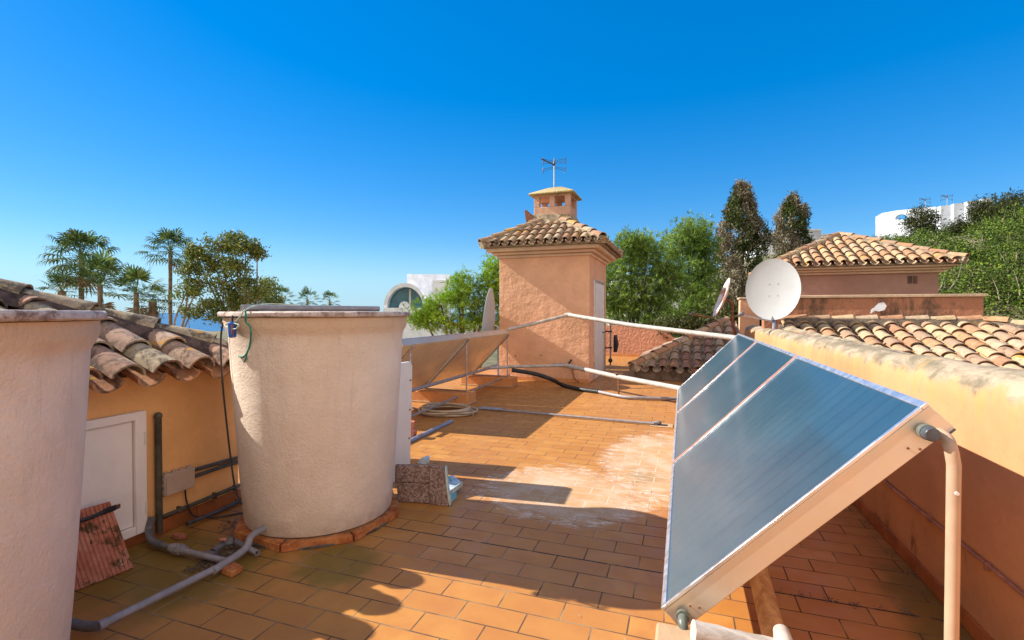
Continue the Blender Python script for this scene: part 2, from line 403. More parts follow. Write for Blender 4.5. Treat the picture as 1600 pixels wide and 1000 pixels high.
def glass_panel():
    m = M('collector_glass'); s = m.sep()
    c = m.mix(m.rng(m.noise(1.6, 6, .6), .3, .7), (.022, .060, .095), (.035, .080, .115))
    sm = m.noise(1, 4, .6, m.mapped((1.2, 5, 1.2)))
    c = m.mix(m.math('MULTIPLY', m.rng(sm, .42, .72), .12), c, (.075, .11, .13))
    # paler and greyer towards the lower edge
    stp = m.math('SINE', m.math('MULTIPLY', s[1], 6.28318 / .118))
    c = m.mix(m.math('MULTIPLY', m.rng(stp, .55, .98), .30), c, (.015, .035, .055))
    low = m.rng(m.math('ADD', s[2], m.math('MULTIPLY', m.math('SUBTRACT', m.noise(5, 5, .7), .5), .4)), .62, -.05)
    c = m.mix(m.math('MULTIPLY', low, .5), c, (.14, .16, .165))
    m.b.inputs['Coat Weight'].default_value = .35; m.b.inputs['Coat Roughness'].default_value = .10
    return m.out(c, .36, m.bump(m.noise(300, 2), .12, .001), 0, .35)
MT['glass'] = glass_panel()
MT['window'] = plain('teal_window_glass', (.06, .20, .26), .12, 0, .2, 1)
MT['styro'] = None
def styro():
    m = M('dirty_insulation_foam'); f = m.noise(60, 4, .75)
    c = m.mix(m.rng(f, .4, .62), (.17, .105, .085), (.44, .32, .27))
    c = m.mix(m.math('MULTIPLY', m.rng(m.noise(7, 6, .7), .56, .66), .8), c, (.10, .06, .055))
    return m.out(c, .95, m.bump(f, .9, .008), 0, .15)
MT['styro'] = styro()
MT['foam_pale'] = plain('pale_foam_edge', (.50, .56, .50), .85, 0, .2, 20, .5, 60)
MT['tray'] = plain('turquoise_plastic', (.10, .42, .48), .4, 0, .2, 10)
MT['tray_pale'] = plain('pale_blue_plastic', (.42, .52, .62), .4, 0, .25, 12)
def leaf_mat(name, pal, rough=.55, trans=.25):
    m = M(name); g = m.n('NewGeometry')
    c = m.ramp(g.outputs['Random Per Island'], [(i / max(1, len(pal) - 1), p) for i, p in enumerate(pal)])
    c = m.mix(m.rng(m.noise(.9, 4, .6), .35, .65), m.mix(.6, c, mul(pal[0], .7)), c)
    m.b.inputs['Transmission Weight'].default_value = 0
    mo = m.out(c, rough, None, 0, .18)
    tr = m.n('BsdfTranslucent'); ms = m.n('MixShader'); ms.inputs[0].default_value = trans
    m.L(c, tr.inputs['Color']); m.L(m.b.outputs[0], ms.inputs[1]); m.L(tr.outputs[0], ms.inputs[2])
    m.L(ms.outputs[0], m.nt.nodes['Material Output'].inputs['Surface'])
    return mo
MT['pine'] = leaf_mat('pine_needles', [(.08, .18, .012), (.19, .37, .022), (.33, .54, .04), (.46, .64, .08)])
MT['pine_far'] = leaf_mat('aleppo_needles', [(.07, .14, .02), (.18, .31, .045), (.33, .48, .08), (.47, .60, .15)])
MT['palm'] = leaf_mat('palm_fronds', [(.03, .06, .02), (.08, .14, .035), (.15, .22, .055), (.26, .31, .10)], .8)
MT['palm_dead'] = leaf_mat('dry_fronds', [(.20, .13, .06), (.30, .20, .10), (.24, .17, .08)], .8)
MT['leaf'] = leaf_mat('broad_leaves', [(.08, .12, .03), (.17, .22, .04), (.26, .30, .065), (.36, .38, .13)])
MT['leaf_bright'] = leaf_mat('hillside_leaves', [(.025, .05, .010), (.075, .14, .018), (.17, .26, .028), (.31, .38, .06)])
MT['leaf_dark'] = leaf_mat('dark_conifer_leaves', [(.03, .04, .012), (.07, .08, .02), (.12, .12, .035)])
MT['cyp_brown'] = leaf_mat('withered_cypress', [(.13, .11, .07), (.22, .185, .12), (.33, .28, .19), (.44, .38, .27)], .8, .15)
MT['cyp_green'] = leaf_mat('cypress_green', [(.03, .045, .012), (.07, .10, .02), (.12, .15, .03)], .7, .15)

# ------------------------------------------------------------------ roof tiling
def half_tile(mb, P, A, S, N, L, r0, r1, up0, up1, thick=.014, seg=8, concave=False, squash=.82):
    """one barrel tile: P mid-point of its lower lip; r0 lip radius, r1 upper radius"""
    vs = []; sg = -1 if concave else 1
    for (t, r, up) in ((0, r0, up0), (L, r1, up1)):
        for rr in (r, r - thick):
            for k in range(seg + 1):
                th = PI * (.04 + .92 * k / seg)
                vs.append(P + S * t + A * (rr * math.cos(th)) + N * (up + sg * rr * squash * math.sin(th)))
    n = seg + 1; fs = []
    for k in range(seg):
        fs.append((k, k + 1, 2 * n + k + 1, 2 * n + k))                    # outer
        fs.append((n + k + 1, n + k, 3 * n + k, 3 * n + k + 1))            # inner
        fs.append((k + 1, k, n + k, n + k + 1)); fs.append((2 * n + k, 2 * n + k + 1, 3 * n + k + 1, 3 * n + k))
    fs.append((0, 2 * n, 3 * n, n)); fs.append((n - 1, 2 * n - 1, 4 * n - 1, 3 * n - 1))
    mb.add(vs, fs)
def tile_plane(mb, O, A, S, La, clip, pitch=.25, step=.33, phase=0., jit=1., under=None, wide=.40, sq=.82, us=-.07):
    ub = under if under is not None else mb
    A = A.normalized(); S = S.normalized(); N = A.cross(S).normalized()
    if N.z < 0: N = -N
    nc = int(La / pitch)
    for k in range(nc + 1):
        for kind in (0, 1):
            a = (k + (.5 if kind else 0)) * pitch + phase
            if a > La - .02 or a < .02: continue
            sm = clip(a); s = us if kind == 0 else -.0
            first = True
            while s < sm - .06:
                L = min(step * 1.24, sm - s + .03)
                j = lambda q: random.uniform(-q, q) * jit
                P = O + A * (a + j(.007)) + S * (s + j(.012)); A2 = (A + S * j(.03) + N * j(.02)).normalized(); S2 = (S + A * j(.022)).normalized()
                if kind == 1: half_tile(mb, P, A2, S2, N, L, pitch * wide, pitch * (wide - .07), .064 + j(.005), .036, squash=sq)
                else: half_tile(ub, P, A2, S2, N, L, pitch * .36, pitch * .39, .078, .066, concave=True, squash=.92)
                s += step
def hip_caps(mb, mort, a, b, r=.105, L=.42, step=.34, drop=.10, mw=.13):
    d = (b - a); n = max(1, int(d.length / step)); S = d.normalized(); A = S.cross(V(0, 0, 1)).normalized(); N = A.cross(S)
    if N.z < 0: N = -N
    for i in range(n):
        P = a + S * (i * d.length / n) + A * random.uniform(-.008, .008)
        half_tile(mb, P, A, (S + A * random.uniform(-.02, .02)).normalized(), N, L, r, r * .84, .045 + random.uniform(-.006, .006), .02, .016, 9, False, .85)
    if mort is not None:
        if mw < .15: mort.prism([(a - A * .13 - N * drop), (a - A * .085 + N * .055), (a + A * .085 + N * .055), (a + A * .13 - N * drop)], d)
        else:
            q = 26; rows = []
            for i in range(q + 1):
                p = a + d * (i / q); w_ = [mw + random.uniform(-.035, .035), mw + random.uniform(-.035, .035)]
                rows.append([p - A * w_[0] - N * .02, p - A * .13 + N * (.045 + random.uniform(-.012, .012)), p - A * .08 + N * .07, p + A * .08 + N * .07, p + A * .13 + N * (.045 + random.uniform(-.012, .012)), p + A * w_[1] - N * .02])
            mort.add([v for rw in rows for v in rw], [(i * 6 + k, i * 6 + k + 1, i * 6 + k + 7, i * 6 + k + 6) for i in range(q) for k in range(5)] + [(0, 5, 4, 3, 2, 1)])
def hip_roof(owner, x0, y0, x1, y1, ze, slope, tmat, mmat, pitch=.25, sides='SNEW', inset=.03, name='roof', umat=None, wide=.40, mw=.13, sq=.82, us=-.07):
    """four-sided roof over a rectangular eave line; the ridge runs along the longer side"""
    w = x1 - x0; l = y1 - y0; h = min(w, l) / 2; zt = ze + slope * h; k = math.sqrt(1 + slope * slope)
    C = {'SW': V(x0, y0, ze), 'SE': V(x1, y0, ze), 'NE': V(x1, y1, ze), 'NW': V(x0, y1, ze)}
    if w <= l: ra = V((x0 + x1) / 2, y0 + h, zt); rb = V((x0 + x1) / 2, y1 - h, zt)
    else: ra = V(x0 + h, (y0 + y1) / 2, zt); rb = V(x1 - h, (y0 + y1) / 2, zt)
    mb = MB(); mo = MB(); ub = MB() if umat else None
    def clip(L_): return lambda a: min(a, L_ - a, h) * k
    if 'S' in sides: tile_plane(mb, C['SW'], V(1, 0, 0), V(0, 1, slope), w, clip(w), pitch, under=ub, wide=wide, sq=sq, us=us)
    if 'N' in sides: tile_plane(mb, C['NW'], V(1, 0, 0), V(0, -1, slope), w, clip(w), pitch, under=ub, wide=wide, sq=sq, us=us)
    if 'E' in sides: tile_plane(mb, C['SE'], V(0, 1, 0), V(-1, 0, slope), l, clip(l), pitch, under=ub, wide=wide, sq=sq, us=us)
    if 'W' in sides: tile_plane(mb, C['SW'], V(0, 1, 0), V(1, 0, slope), l, clip(l), pitch, under=ub, wide=wide, sq=sq, us=us)
    if w <= l: tops = {'SW': ra, 'SE': ra, 'NE': rb, 'NW': rb}
    else: tops = {'SW': ra, 'NW': ra, 'SE': rb, 'NE': rb}
    caps = MB()
    for kx, c in C.items():
        if (kx[0] in sides or kx[1] in sides): hip_caps(caps, mo, c + V(0, 0, .05), tops[kx] + V(0, 0, .06), mw=mw)
    if (ra - rb).length > .2: hip_caps(caps, mo, ra + V(0, 0, .04), rb + V(0, 0, .04))
    # the deck under the tiles
    q = [C['SW'], C['SE'], C['NE'], C['NW']]
    i = inset; zi = ze + (i - .03) * slope; dk = [V(x0 + i, y0 + i, zi), V(x1 - i, y0 + i, zi), V(x1 - i, y1 - i, zi), V(x0 + i, y1 - i, zi)]
    base = [p - V(0, 0, .035) for p in dk]; vs = base + dk + [ra, rb]
    if w <= l: fs = [(3, 2, 1, 0), (0, 1, 5, 4), (1, 2, 6, 5), (2, 3, 7, 6), (3, 0, 4, 7), (4, 5, 8), (5, 6, 9, 8), (6, 7, 9), (7, 4, 8, 9)]
    else: fs = [(3, 2, 1, 0), (0, 1, 5, 4), (1, 2, 6, 5), (2, 3, 7, 6), (3, 0, 4, 7), (7, 4, 8), (4, 5, 9, 8), (5, 6, 9), (6, 7, 8, 9)]
    deck = MB().add(vs, fs)
    rf = deck.build(name, mmat, owner, smooth=False)
    if ub: ub.build('channel_tiles', umat, rf)
    mb.build('roof_tiles', tmat, rf); caps.build('hip_tiles', tmat, rf); mo.build('mortar_bed', mmat, rf, smooth=False)
    return rf, ra, rb

# ================================================================== GROUND, SEA
def hill(x, y):
    t = .6 * x + .8 * y - 20
    def ss(a, b, v): v = np.clip((v - a) / (b - a), 0, 1); return v * v * (3 - 2 * v)
    return -6.5 + 13.4 * ss(-14, 26, t) * ss(-14, 6, x) + 1.6 * ss(26, 75, t) * ss(0, 20, x)
def build_ground():
    xs = np.concatenate([[-230, -205, -150, -110], np.linspace(-80, 110, 96), [140, 200, 400, 1200, 6000]])
    ys = np.concatenate([[-6000, -1000, -300, -100], np.linspace(-40, 150, 96), [200, 300, 600, 2000, 6000]])
    Xg, Yg = np.meshgrid(xs, ys); Z = hill(Xg, Yg) + rng.normal(0, .06, Xg.shape)
    Z[:, 0] = -8.4; Z[:, 1] = -6.9
    nx, ny = len(xs), len(ys); idx = np.arange(nx * ny).reshape(ny, nx)
    f = np.stack([idx[:-1, :-1], idx[:-1, 1:], idx[1:, 1:], idx[1:, :-1]], -1).reshape(-1, 4)
    m = M('dry_garden_ground'); c = m.mix(m.rng(m.noise(.35, 8, .7), .35, .65), (.07, .085, .025), (.20, .16, .09))
    m.out(c, .95, m.bump(m.noise(3, 6, .7), .8, .1))
    tag(npmesh('ground', np.stack([Xg, Yg, Z], -1).reshape(-1, 3), f, m.m, smooth=True), kind='structure')
build_ground()
m = M('sea_water'); w = m.noise(.05, 6, .6, m.mapped((1, 3, 1)))
m.out(m.mix(m.rng(w, .35, .65), (.016, .085, .19), (.03, .13, .26)), .35, m.bump(m.noise(.6, 4), .4, .2), 0, .5)
tag(MB().add([(-30000, -30000, -7.6), (30000, -30000, -7.6), (30000, 30000, -7.6), (-30000, 30000, -7.6)], [(0, 1, 2, 3)]).build('sea', m.m, smooth=False), kind='structure')

# ================================================================== TERRACE
XR = 1.31          # inner face of the right parapet
XW = -3.42         # face of the left outbuilding
tag(MB().box(-5.3, -2.5, -.25, 1.62, 18.3, 0).build('terrace_floor', MT['floor'], smooth=False), kind='structure')
h = thing('house', (-1.5, 6, -6.5), 'orange plastered house that carries the tiled roof terrace', 'house')
MB().box(-5.2, -2.4, -6.6, 1.55, 18.2, -.252).build('wall', MT['wall_left'], h, smooth=False)
MB().box(1.552, 1.0, -6.6, 9.2, 10.25, -2.2).build('wing_wall', MT['wall_left'], h, smooth=False)

# ---- right parapet, rounded on top
def parapet():
    t = thing('parapet_wall', (XR, 5, 0), 'long bleached orange parapet wall with rounded weathered top behind the right collectors', 'wall')
    prof = [(XR, 0), (XR, 1.10), (XR + .005, 1.17), (XR + .03, 1.215), (XR + .08, 1.245), (XR + .15, 1.258), (XR + .22, 1.25), (XR + .27, 1.22), (XR + .30, 1.16), (XR + .305, 1.05), (XR + .305, -.24), (XR, -.24)]
    ys = np.linspace(-1.5, 12.15, 180); vs = []; n = len(prof)
    for y in ys:
        for i, (x, z) in enumerate(prof):
            k = 1 if 1 < i < 10 else 0
            vs.append((x + k * .006 * math.sin(y * 3.1 + i), y, z + k * (.010 * math.sin(y * 2.3 + .5) + .007 * math.sin(y * 7.1) + random.uniform(-.002, .002))))
    fs = [(a * n + i, a * n + (i + 1) % n, (a + 1) * n + (i + 1) % n, (a + 1) * n + i) for a in range(len(ys) - 1) for i in range(n)]
    fs += [tuple(range(n)), tuple(reversed(range((len(ys) - 1) * n, len(ys) * n)))]
    fs = [tuple(reversed(f)) for f in fs]
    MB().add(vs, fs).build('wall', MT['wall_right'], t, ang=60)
    sk = MB()
    y = -1.5
    while y < 12:
        sk.box(XR - .014, y, .003, XR - .001, y + .325, .085 + random.uniform(-.002, .002)); y += .33
    sk.build('skirting', MT['skirt'], t, smooth=False, bevel=.002)
    cd = MB(); pts = [(XR - .012, yy, .395 + .006 * math.sin(yy * 3)) for yy in np.linspace(-1.5, 7.6, 40)]
    c = thing('cable_conduit', (XR, 3, .4), 'thin salmon painted conduit clipped along the shaded parapet wall', 'conduit')
    MB().tube(pts, .009, 8).build('conduit_tube', MT['pink_paint'], c)
    for yy in (2.2, 2.75, 3.3, 4.3, 5.3): MB().box(XR - .026, yy, .378, XR - .0005, yy + .02, .414).build('clip', MT['pink_paint'], c, bevel=.003)
parapet()

# ---- left outbuilding
def outbuilding():
    t = thing('outbuilding', (XW - 1.5, 1.5, 0), 'low orange outbuilding with old mossy barrel tile roof on the left', 'outbuilding')
    MB().box(-7.1, -1.55, -.24, XW, 3.00, 1.115).build('wall', MT['wall_left'], t, smooth=False)
    sk = MB(); y = -1.0
    while y < 3.0:
        sk.box(XW + .001, y, .003, XW + .016, y + .325, .098); y += .33
    sk.box(XW + .001, 3.1, .003, XW + .016, 3.1, .098)
    sk.build('skirting', MT['skirt'], t, smooth=False, bevel=.002)
    hip_roof(t, -7.3, -1.75, -3.20, 3.05, 1.08, .46, MT['tile_old'], MT['mortar_dark'], .243, inset=.20, umat=MT['tile_under'], wide=.41, mw=.20, sq=1.0, us=-.035)
    # access hatch
    H0, H1 = atX(128, 700, XW + .02).y, atX(226, 700, XW + .02).y
    z0, z1 = .075, .885
    H0 = H1 - .62
    d = MB().box(XW + .001, H0 + .07, z0 + .06, XW + .018, H1 - .075, z1 - .06).build('hatch_door', MT['hatch'], t, bevel=.004)
    fr = MB()
    fr.box(XW + .001, H1 - .07, z0, XW + .042, H1, z1); fr.box(XW + .001, H0, z0, XW + .042, H0 + .065, z1)
    fr.box(XW + .001, H0 + .066, z1 - .055, XW + .042, H1 - .071, z1); fr.box(XW + .001, H0 + .066, z0, XW + .042, H1 - .071, z0 + .055)
    fr.build('hatch_frame', MT['hatch'], t, bevel=.004)
    for z in (.2, .66):
        MB().tube([(XW + .046, H1 - .012, z), (XW + .046, H1 - .012, z + .085)], .007, 8).build('hinge', MT['white_paint'], d)
    MB().tube([(XW + .018, H0 + .12, .42), (XW + .03, H0 + .12, .42)], .008, 8).build('latch', MT['black'], d)
outbuilding()

# ---- wall fittings on the outbuilding
XF = XW + .03
def fittings():
    p0 = atX(247, 650, XF); p1 = atX(249, 800, XF)
    t = thing('wall_pipe', (XF, p0.y, 0), 'dark mouldy vertical pipe with rounded cap beside the white hatch', 'pipe')
    MB().tube([(XF, p0.y, .03), (XF, p0.y, p0.z)], .021, 12).build('pipe', MT['mould'], t)
    MB().sphere((XF, p0.y, p0.z), .026, 12, 8).build('cap', MT['mould'], t)
    a = atX(254, 740, XF); b = atX(301, 728, XF); zb = atX(301, 760, XF).z
    t = thing('junction_box', (XF, (a.y + b.y) / 2, zb), 'beige plastic junction box on the orange wall beside the dark pipe', 'junction box')
    MB().box(XW + .001, a.y, zb, XW + .05, b.y, b.z).build('housing', MT['jbox'], t, bevel=.006)
    MB().box(XW + .051, a.y + .006, zb + .006, XW + .062, b.y - .006, b.z - .006).build('cover', MT['jbox'], t, bevel=.003)
    for k in range(4):
        yy = a.y + (k + .5) * (b.y - a.y) / 4
        MB().tube([(XW + .025, yy, b.z - .002), (XW + .025, yy, b.z + .012)], .015, 10).build('cable_gland', MT['jbox'], t)
    for k in range(3): MB().tube([(XW + .025, a.y - .012, zb + .03 + k * .045), (XW + .025, a.y + .002, zb + .03 + k * .045)], .014, 10).build('cable_gland', MT['jbox'], t)
    for i, (zz, lab) in enumerate(((b.z - .035, 'upper dark conduit running from the junction box behind the tank'), (b.z - .085, 'lower dark conduit running from the junction box behind the tank'))):
        c = MB(); c.tube([(XW + .022, b.y - .004, zz), (XW + .020, b.y + .3, zz - .012 + i * .015), (XW + .02, 3.08, zz - .02 + i * .012)], .0135, 10)
        tag(c.build('wall_conduit', MT['conduit'], loc=(XW, b.y, zz)), lab, 'conduit')
    c = MB(); c.tube([(XW + .02, p0.y + .03, .12), (XW + .022, p0.y + .35, .128), (XW + .02, 3.08, .135)], .014, 10)
    t = thing('low_conduit', (XW + .02, p0.y, .12), 'mouldy conduit clipped just above the skirting tiles', 'conduit')
    c.build('conduit_tube', MT['mould'], t)
    for yy in (p0.y + .14, p0.y + .42, p0.y + .6):
        MB().box(XW + .0005, yy, .105, XW + .038, yy + .018, .15).build('clip', MT['mould'], t, bevel=.003)
    tag(MB().tube(smoothline([(XF + .1, p0.y + .12, .05), (XF + .07, p0.y + .4, .03), (XF + .05, 3.02, .035)], 5), .014, 10).build('floor_pipe', MT['conduit']), 'dark pipe lying on the floor along the outbuilding skirting', 'pipe')
    # cable out of the box
    q = [(XW + .03, b.y - .06, zb + .005), (XW + .035, b.y - .05, zb - .1), (XW + .06, b.y - .02, .06), (XW + .13, b.y + .08, .012), (XW + .26, b.y + .22, .01), (XW + .4, b.y + .28, .012), (XW + .5, b.y + .33, .02)]
    tag(MB().tube(smoothline(q, 8), .0055, 7).build('box_cable', MT['black']), 'black cable drooping from the junction box to the floor', 'cable')
fittings()

# ================================================================== WATER TANKS
TK = V(-2.585, 3.0, 0)
def tank(loc, label):
    t = thing('water_tank', loc, label, 'water tank', 'water tanks on the terrace')
    x, y, _ = loc
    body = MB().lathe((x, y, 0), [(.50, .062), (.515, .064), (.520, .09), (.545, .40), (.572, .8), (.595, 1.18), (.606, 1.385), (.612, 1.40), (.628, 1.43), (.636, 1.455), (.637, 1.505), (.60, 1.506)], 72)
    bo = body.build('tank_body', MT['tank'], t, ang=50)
    lid = MB(); seg = 72; vs = []
    prof = [(.30, 1.508), (.655, 1.508), (.664, 1.515), (.664, 1.535), (.655, 1.544), (.30, 1.548)]
    for (r, z) in prof:
        for k in range(seg):
            a = 2 * PI * k / seg; rr = r + (.004 * math.sin(5 * a) + random.uniform(-.0025, .0025) if r > .5 else 0)
            vs.append((x + rr * math.cos(a), y + rr * math.sin(a), z))
    fs = [(i * seg + k, i * seg + (k + 1) % seg, (i + 1) * seg + (k + 1) % seg, (i + 1) * seg + k) for i in range(5) for k in range(seg)]
    fs += [tuple(reversed(range(seg))), tuple(range(5 * seg, 6 * seg))]
    lid.add(vs, fs).build('lid', MT['rim'], t, ang=50)
    return t
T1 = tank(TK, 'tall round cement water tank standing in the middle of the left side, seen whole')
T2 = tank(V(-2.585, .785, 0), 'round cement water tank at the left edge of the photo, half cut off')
# outlet flange towards the pipework
def brickring(c, label):
    t = thing('brick_plinth', c, label, 'plinth', 'brick rings under the tanks')
    n = 8
    for k in range(n):
        a0 = 2 * PI * (k + .5) / n - .12; a1 = 2 * PI * (k + 1.5) / n - .12
        r0, r1 = .47, .590
        p = [V(c.x + r * math.cos(a), c.y + r * math.sin(a), .002) for (r, a) in ((r0, a0 + .02), (r1, a0 + .012), (r1, a1 - .012), (r0, a1 - .02))]
        MB().prism(p, V(0, 0, .050)).build('brick', MT['brick'], t, bevel=.003)
    ring = MB().lathe((c.x, c.y, 0), [(.38, .003), (.560, .003), (.560, .012), (.525, .03), (.50, .0605), (.38, .061)], 40)
    ring.build('mortar', MT['mortar'], t)
brickring(TK, 'octagonal ring of red bricks under the whole round tank')
brickring(V(-2.585, .785, 0), 'ring of red bricks under the tank at the left edge')

# things on and by the tank
def on_tank(px, py, gap=0.):
    d = _ray(px, py); lo, hi = 1.5, 3.7
    for k in range(400):
        t_ = lo + (hi - lo) * k / 400; p = _c + d * t_; rr = (.50 + .077 * p[2] if p[2] < 1.40 else (.64 if p[2] < 1.505 else .665)) + gap
        if math.hypot(p[0] - TK.x, p[1] - TK.y) < rr: return Vector(p)
    return atD(px, py, 3.2)
zl = 1.549
pA = atZ(378, 480, zl); 
a_ = V(TK.x - .42, TK.y - .30, zl + .022); b_ = V(TK.x + .60, TK.y + .42, zl + .022)
a_ = atD(377, 482, 3.30); b_ = atD(592, 481.5, 4.0); a_.z = zl + .021; b_.z = zl + .021
def hollow(mb, a, b, r, ri, seg=16):
    a = Vector(a); b = Vector(b); d = (b - a).normalized(); x = d.cross(V(0, 0, 1)).normalized(); y = d.cross(x); vs = []
    for (p, rr) in ((a, ri), (a, r), (b, r), (b, ri)):
        for k in range(seg):
            an = 2 * PI * k / seg; vs.append(p + x * rr * math.cos(an) + y * rr * math.sin(an))
    fs = [(i * seg + k, i * seg + (k + 1) % seg, ((i + 1) % 4) * seg + (k + 1) % seg, ((i + 1) % 4) * seg + k) for i in range(4) for k in range(seg)]
    mb.add(vs, fs); return mb
tag(hollow(MB(), a_, b_, .021, .017).build('lid_pipe', MT['pvc'], loc=a_), 'long grey pipe lying across the top of the round tank', 'pipe')
tag(MB().tube(smoothline([a_ + V(.30, .19, .022), a_ + V(.12, .07, .026), on_tank(384, 484, .01), on_tank(376, 494, .012), on_tank(368, 502, .02), atD(357, 505, 3.16), atD(352, 509, 3.15), atD(358, 512, 3.12), atD(368, 514, 3.08), on_tank(373, 508, .03), atD(366, 505, 3.1)], 8), .0045, 6).build('twine', MT['rope_pale']), 'pale twine looped from the lid pipe around the tank rim', 'rope')
tag(MB().tube(smoothline([on_tank(383, 483, .01), on_tank(384, 492, .015), on_tank(384, 503, .02), on_tank(390, 510, .012), on_tank(392, 520, .01), on_tank(391, 535, .01), on_tank(386, 551, .01), on_tank(380, 557, .01), on_tank(373, 557, .012)], 8), .0058, 6).build('twine', MT['rope']), 'green twine hanging down the tank side beside the blue float', 'rope')
tag(MB().tube(smoothline([on_tank(386, 552, .011), on_tank(384, 560, .011), on_tank(381, 566, .012)], 6), .005, 6).build('twine', MT['rope']), 'short frayed end of green twine below the tank rim', 'rope')
fp = atD(363, 515, 3.12)
t = thing('float_switch', fp, 'small blue plastic float hanging under the rim of the round tank', 'float')
MB().tube([fp + V(0, 0, -.052), fp + V(0, 0, -.045), fp + V(0, 0, .04), fp + V(0, 0, .05)], [.012, .023, .026, .014], 14).build('float_body', MT['blue'], t)
MB().tube([fp + V(.02, -.018, -.03), fp + V(.02, -.018, .03)], .007, 6).build('weight', MT['rust'], t)
MB().tube([fp + V(0, 0, .048), fp + V(.004, 0, .09)], .006, 6).build('hook', MT['black'], t)
fc = [atD(354, 497, 3.3), atD(347, 512, 3.32), atD(345, 545, 3.33), atD(348, 600, 3.33), atD(354, 660, 3.34), atD(361, 720, 3.34), atD(368, 765, 3.33), atD(378, 788, 3.30)]
tag(MB().tube(smoothline(fc, 8), .0062, 7).build('hanging_cable', MT['black']), 'long black cable hanging from the tank rim down to the floor', 'cable')

# ---- pvc pipework between the tanks
def pipework():
    t = thing('pvc_pipework', atZ(300, 900, 0), 'grey plastic pipework joining both tanks across the floor', 'pipework')
    zc = .045
    P0 = atZ(90, 968, zc + .03); P1 = atZ(130, 978, zc); P2 = atZ(155, 978, zc); P3 = atZ(345, 884, zc); P4 = atZ(383, 858, zc + .01); P5 = atZ(393, 838, zc + .05); O = on_tank(416, 824)
    MB().tube([P0 + (P0 - P1) * .6] + smoothline([P0, P1, P2], 5), .0225, 14).build('elbow', MT['pvc_dark'], t)
    MB().pipe(P2, P3, .0195, 14).build('pipe', MT['pvc'], t)
    MB().tube([P2 + (P2 - P3) * .005, P2 + (P3 - P2) * .05], .024, 14).build('socket', MT['pvc'], t)
    MB().tube(smoothline([P3 - (P4 - P3) * .3, P3, P4, P5, O], 5), .0225, 14).build('elbow', MT['pvc'], t)
    n = (O - TK); n.z = 0; n.normalize()
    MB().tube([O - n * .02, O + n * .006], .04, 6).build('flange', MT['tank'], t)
    J = P3 + (P4 - P3) * .25
    Q = [atZ(240, 848, zc), atZ(268, 856, zc), atZ(300, 862, zc), atZ(328, 868, zc), J]
    MB().tube(smoothline([atX(238, 808, XF + .03), atX(233, 828, XF + .035), atZ(237, 844, zc + .015), Q[0] + (Q[1] - Q[0]) * .4], 6), .024, 14).build('elbow', MT['pvc_dark'], t)
    MB().pipe(Q[0], Q[1], .0195, 14).build('pipe', MT['pvc_dark'], t)
    MB().pipe(Q[1], Q[-1], .0185, 14).build('pipe', MT['pvc'], t)
    cpl = MB(); d = (Q[2] - Q[1]).normalized(); c = Q[1] + d * .06
    for (o, r) in ((-.05, .027), (-.02, .034), (.012, .034), (.045, .026)): cpl.tube([c + d * (o - .014), c + d * (o + .014)], r, 8)
    cpl.build('coupling', MT['pvc'], t)
    te = MB(); e = Q[3]; te.tube([e - d * .035, e + d * .035], .026, 12); te.build('tee', MT['pvc_dark'], t)
    vv = MB(); q0 = atZ(333, 862, zc); q1 = atZ(352, 848, zc + .01); q2 = atZ(368, 846, zc + .01); q3 = atZ(383, 854, zc); q4 = atZ(402, 864, zc)
    vv.tube([q0, q1], .022, 12); vv.tube([q1, q1 + (q2 - q1) * .8], .029, 8)
    vv.build('valve', MT['pvc_dark'], t)
    MB().tube(smoothline([q2, q3], 3), .019, 12).build('pipe', MT['pvc_dark'], t)
    hollow(MB(), q3, q4, .017, .013, 14).build('pipe', MT['pvc'], t)
    hd = atZ(347, 843, .09); MB().obox(hd, V(.032, .004, .004), V(-.004, .014, 0), V(0, 0, .006)).build('valve_handle', MT['clay'], t, bevel=.004)
pipework()
br = atZ(362, 895, 0)
tag(MB().prism([br + V(-.05, -.03, .002), br + V(.05, -.045, .002), br + V(.055, .03, .002), br + V(-.04, .05, .002)], V(.004, 0, .034)).build('brick_piece', MT['brick'], bevel=.004, loc=br), 'broken orange brick propping up the grey pipe near the tank', 'brick')
br = atZ(279, 842, 0)
tag(MB().prism([br + V(-.05, -.015, .002), br + V(.04, -.02, .002), br + V(.05, .02, .002), br + V(-.035, .03, .002)], V(.004, 0, .03)).build('brick_piece', MT['clay'], bevel=.004, loc=br), 'small pinkish brick chip on the floor below the junction box', 'brick')
# swept-up leaves and grit against the tank foot and along the skirting
def debris(center_list, label, n, sz=(.004, .014), m='bark'):
    vs = []; fs = []
    for i in range(n):
        cx, cy, sp = random.choice(center_list); x = random.gauss(cx, sp); y = random.gauss(cy, sp); a = random.uniform(0, PI); s = random.uniform(*sz); b = random.uniform(.3, .9)
        u = V(math.cos(a), math.sin(a), random.uniform(-.3, .3)) * s; w = V(-math.sin(a), math.cos(a), random.uniform(-.4, .4)) * s * b
        c = V(x, y, .006 + s * .4); k = len(vs); vs += [c - u, c - w, c + u + V(0, 0, s * .3), c + w]; fs.append((k, k + 1, k + 2, k + 3))
    return tag(npmesh('fallen_leaves', np.array([tuple(v) for v in vs]), np.array(fs), MT[m]), label, None, None, 'stuff')
zc_ = atZ(345, 870, 0); z2 = atZ(368, 822, 0); z3 = atZ(320, 885, 0)
debris([(z2.x, z2.y, .06), (zc_.x, zc_.y, .05), (z3.x, z3.y, .05), (TK.x - .1, TK.y - .6, .05)], 'dry leaves and grit swept up between tank and pipework', 500)
debris([(XR - .05, y_, .03) for y_ in np.linspace(2.2, 4.2, 9)] + [(.5 + .12 * i, 2.99, .02) for i in range(6)], 'dirt and grit along the foot of the parapet', 260, (.003, .009))
debris([(random.uniform(-3, 1.2), random.uniform(1.6, 4.5), .5) for _ in range(14)], 'tiny scattered crumbs on the terrace floor', 50, (.003, .008), 'pipe_beige')

